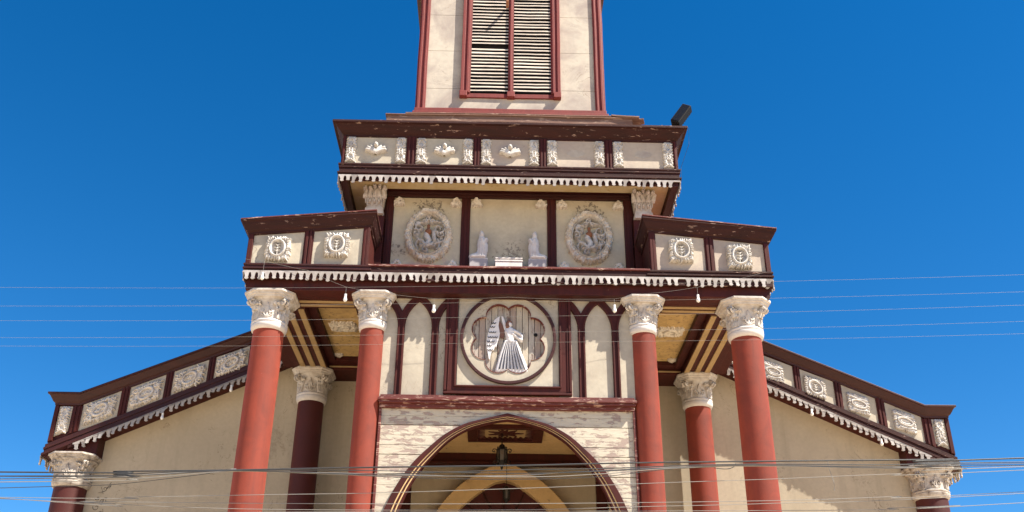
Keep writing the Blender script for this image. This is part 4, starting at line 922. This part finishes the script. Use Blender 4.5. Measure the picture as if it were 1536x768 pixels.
m = MB(); m.tube([(3.2, .05, 12.84), (3.40, -.16, 12.83), (3.425, -.22, 12.74), (3.415, -.18, 12.4), (3.27, .02, 12.0), (3.26, .05, 11.7)], .0035, 5)
tag(m.build('power_lead', M['cable']), 'thin black lead running from the floodlight down the cornice end', 'cable')

# bulb strings and bulbs
def sagline(P, sag, n=10):
    out = []
    for a, c in zip(P, P[1:]):
        a = Vector(a); c = Vector(c)
        for t in range(n): f = t/n; p_ = a.lerp(c, f); p_.z -= sag*4*f*(1-f)*(a-c).length; out.append(p_)
    out.append(Vector(P[-1])); return out
m = MB(); m.tube(sagline([(-4.60, -.50, 9.60), (-4.26, -.50, 9.57), (-3.5, -.50, 9.40), (-2.80, -.50, 9.09), (-2.1, -.5, 8.98), (-1.28, -.5, 8.90), (0, -.48, 8.96), (1.81, -.5, 8.95), (2.3, -.5, 9.05), (3.26, -.5, 9.20), (4.5, -.5, 9.52)], .012, 6), .0017, 5)
tag(m.build('bulb_string', M['cable_pale']), 'thin wire looped under the porch fringe carrying white bulbs', 'light string')
for s in (-1, 1):
    m = MB(); m.tube([(s*x, 3.50, zf(x)-.01-.02*((k % 2))) for k, x in enumerate((4.8, 5.6, 6.3, 6.95, 7.6, 8.4))], .0035, 5)
    tag(m.build('bulb_string', M['cable']), 'thin wire along the %s wing fringe carrying two white bulbs' % ('left' if s < 0 else 'right'), 'light string')
bd = [((-4.26, -.50, 9.57), .22, 'white bulb hanging in front of the left porch frieze, level with its base moulding'),
      ((-2.80, -.50, 9.09), .13, 'white bulb hanging between the two left front capitals'),
      ((-1.28, -.50, 8.90), .12, 'white bulb hanging in front of the pointed arcade left of the angel'),
      ((1.81, -.50, 8.95), .11, 'white bulb hanging in front of the pointed arcade right of the angel'),
      ((3.26, -.50, 9.20), .14, 'white bulb hanging between the two right front capitals'),
      ((-6.92, 3.50, zf(6.92)-.03), .10, 'white bulb below the middle of the left wing fringe'),
      ((-5.62, 3.50, zf(5.62)-.02), .10, 'white bulb under the left wing fringe close behind the outer red column'),
      ((6.30, 3.50, zf(6.30)-.03), .10, 'white bulb below the right wing fringe nearer the outer red column'),
      ((7.64, 3.50, zf(7.64)-.02), .10, 'white bulb below the right wing fringe nearer the wing corner')]
b0 = None
for (loc, drop, lab) in bd:
    root = tag(empty('light_bulb', loc), lab, 'light bulb', 'bulbs strung along the eaves')
    m = MB(); m.tube([(0, 0, 0), (0, 0, -drop)], .002, 5); m.build('cord', M['cable_pale'], root)
    m = MB(); m.lathe(0, 0, [(.008, -drop), (.022, -drop-.005), (.022, -drop-.055), (.018, -drop-.06)], 10, top=False); m.build('socket', M['bulb'], root)
    m = MB(); m.lathe(0, 0, [(.018, -drop-.058), (.026, -drop-.075), (.034, -drop-.105), (.030, -drop-.13), (.015, -drop-.147), (.001, -drop-.15)], 12); m.build('glass_bulb', M['bulb'], root, smooth=True)

# ================================================================== OVERHEAD CABLES (7 - 8 m from the street side)
def aim(px, py, Y):
    d = cG+cA*(px-768)/1497.+cB*(384-py)/1497.; t = (Y-CAM[1])/d[1]; return CAM+d*t
def smooth_path(P, n=8):
    xs = np.array([p[0] for p in P]); X = np.linspace(xs[0], xs[-1], n*(len(P)-1)+1); out = []
    m_ = [np.array(p) for p in P]
    for i in range(len(P)-1):
        p0 = m_[max(i-1, 0)]; p1 = m_[i]; p2 = m_[i+1]; p3 = m_[min(i+2, len(P)-1)]
        for k in range(n):
            t = k/n; out.append(.5*((2*p1)+(p2-p0)*t+(2*p0-5*p1+4*p2-p3)*t*t+(3*p1-p0-3*p2+p3)*t**3))
    out.append(m_[-1]); return out
# every cable: heights (m) where it passes x positions, taken once from the street and kept as real spans
def cable(pts, Y, r, mat, label, name='overhead_cable', group='overhead cables across the street front', ext=True):
    P = [tuple(aim(x, y, Y)) for x, y in pts]
    if ext:
        for e, q in ((0, 1), (-1, -2)):
            a = np.array(P[e]); d = (a-np.array(P[q])); d = d/abs(d[0]); p_ = tuple(a+d*9+np.array([0, 0, .15]))
            P = [p_]+P if e == 0 else P+[p_]
    m = MB(); m.tube(smooth_path(P), r, 6); return tag(m.build(name, M[mat], smooth=True), label, 'cable', group)
ups = [((0, 431), (768, 428), (1536, 412)), ((0, 459), (768, 453), (1536, 437.6)), ((0, 481), (768, 475), (1536, 457.6)), ((0, 506.5), (768, 499), (1536, 482)), ((0, 519), (768, 514), (1536, 500.5))]
nm = ['topmost thin wire of the five crossing the sky at capital height', 'second thin wire from the top of the five crossing at capital height', 'middle thin wire of the five crossing at capital height', 'fourth thin wire from the top of the five crossing at capital height', 'lowest thin wire of the five, crossing at the necks of the front columns']
for P, l in zip(ups, nm): cable(P, -8.2, .0008, 'cable_pale', l, 'overhead_wire', 'thin wires crossing at capital height')
cable([(0, 708), (180, 707), (350, 705), (560, 701), (768, 698.5), (940, 694.5), (1136, 692), (1340, 690), (1430, 689), (1536, 687)], -9.0, .0055, 'cable', 'thickest dark cable at the top of the lower bundle')
cable([(0, 714), (180, 711), (350, 706), (560, 711), (768, 705), (900, 703), (1100, 696.5), (1340, 697), (1440, 693), (1536, 693)], -9.02, .0038, 'cable', 'dark cable second from the top at the left end of the lower bundle')
cable([(0, 718.6), (180, 714), (350, 706.5), (560, 713), (768, 713.4), (860, 708), (1100, 698.5), (1340, 702.5), (1440, 698), (1536, 698)], -8.98, .0034, 'cable_pale', 'pale cable third from the top at the left end of the lower bundle')
cable([(0, 723), (200, 718), (350, 707), (500, 709.5), (768, 715.5), (900, 711), (1000, 703), (1136, 699), (1440, 702), (1536, 700)], -8.96, .0030, 'cable_pale', 'cable that dips lowest of the bundle in front of the big arch')
cable([(0, 714.5), (200, 713), (350, 706), (560, 706), (768, 710), (900, 707), (1100, 698), (1340, 700), (1440, 695), (1536, 695.5)], -9.04, .0030, 'cable', 'thin dark cable twisted in the middle of the lower bundle')
cable([(0, 732), (100, 729), (180, 726), (300, 712), (350, 706.5), (480, 710), (600, 716), (768, 719), (900, 715), (1000, 704), (1100, 699)], -8.94, .0026, 'cable', 'slack thin cable climbing from lower left into the tie on the outer red column', ext=False)
cable([(0, 746), (200, 745.5), (400, 742), (560, 739.5), (768, 733), (900, 728), (1000, 724), (1160, 718.5), (1340, 711), (1536, 705)], -8.9, .0021, 'cable_pale', 'pale wire rising to the right just below the cable bundle')
cable([(0, 748), (130, 752), (400, 755), (768, 755.6), (1160, 751), (1340, 745), (1536, 737.6)], -8.92, .0021, 'cable_pale', 'pale sagging wire, second from the bottom across the door arch')
cable([(0, 747), (160, 756), (400, 764), (768, 764.7), (960, 760), (1160, 755), (1536, 740)], -8.88, .0021, 'cable_pale', 'lowest pale sagging wire along the bottom edge of the view')
cable([(1136, 766), (1340, 762), (1440, 758), (1536, 754)], -8.86, .0022, 'cable_pale', 'short pale wire at the bottom right below the wing capital', ext=True)
cable([(1071, 702), (1090, 703.5), (1101, 700), (1104, 695)], -8.93, .0028, 'cable', 'slack loop of dark cable between the two right red columns', 'cable_loop', None, False)
cable([(1241, 690), (1244, 705), (1249, 720), (1252, 736)], -8.99, .0020, 'cable_pale', 'loose pale string dangling from the bundle over the right wing wall', 'dangling_string', None, False) if False else None
m = MB(); m.tube([tuple(aim(x, y, -8.97)) for x, y in ((1241, 690), (1244, 704), (1248, 715), (1251, 724), (1252, 736))], .002, 5)
tag(m.build('dangling_string', M['cable_pale']), 'loose pale string dangling from the bundle over the right wing wall', 'string')
m = MB(); m.tube([tuple(aim(346, 705.5, -8.98)), tuple(aim(354, 705.2, -8.98))], .011, 8)
tag(m.build('cable_tie', M['cable_pale']), 'pale tie gathering the cables in front of the left outer column', 'cable tie')
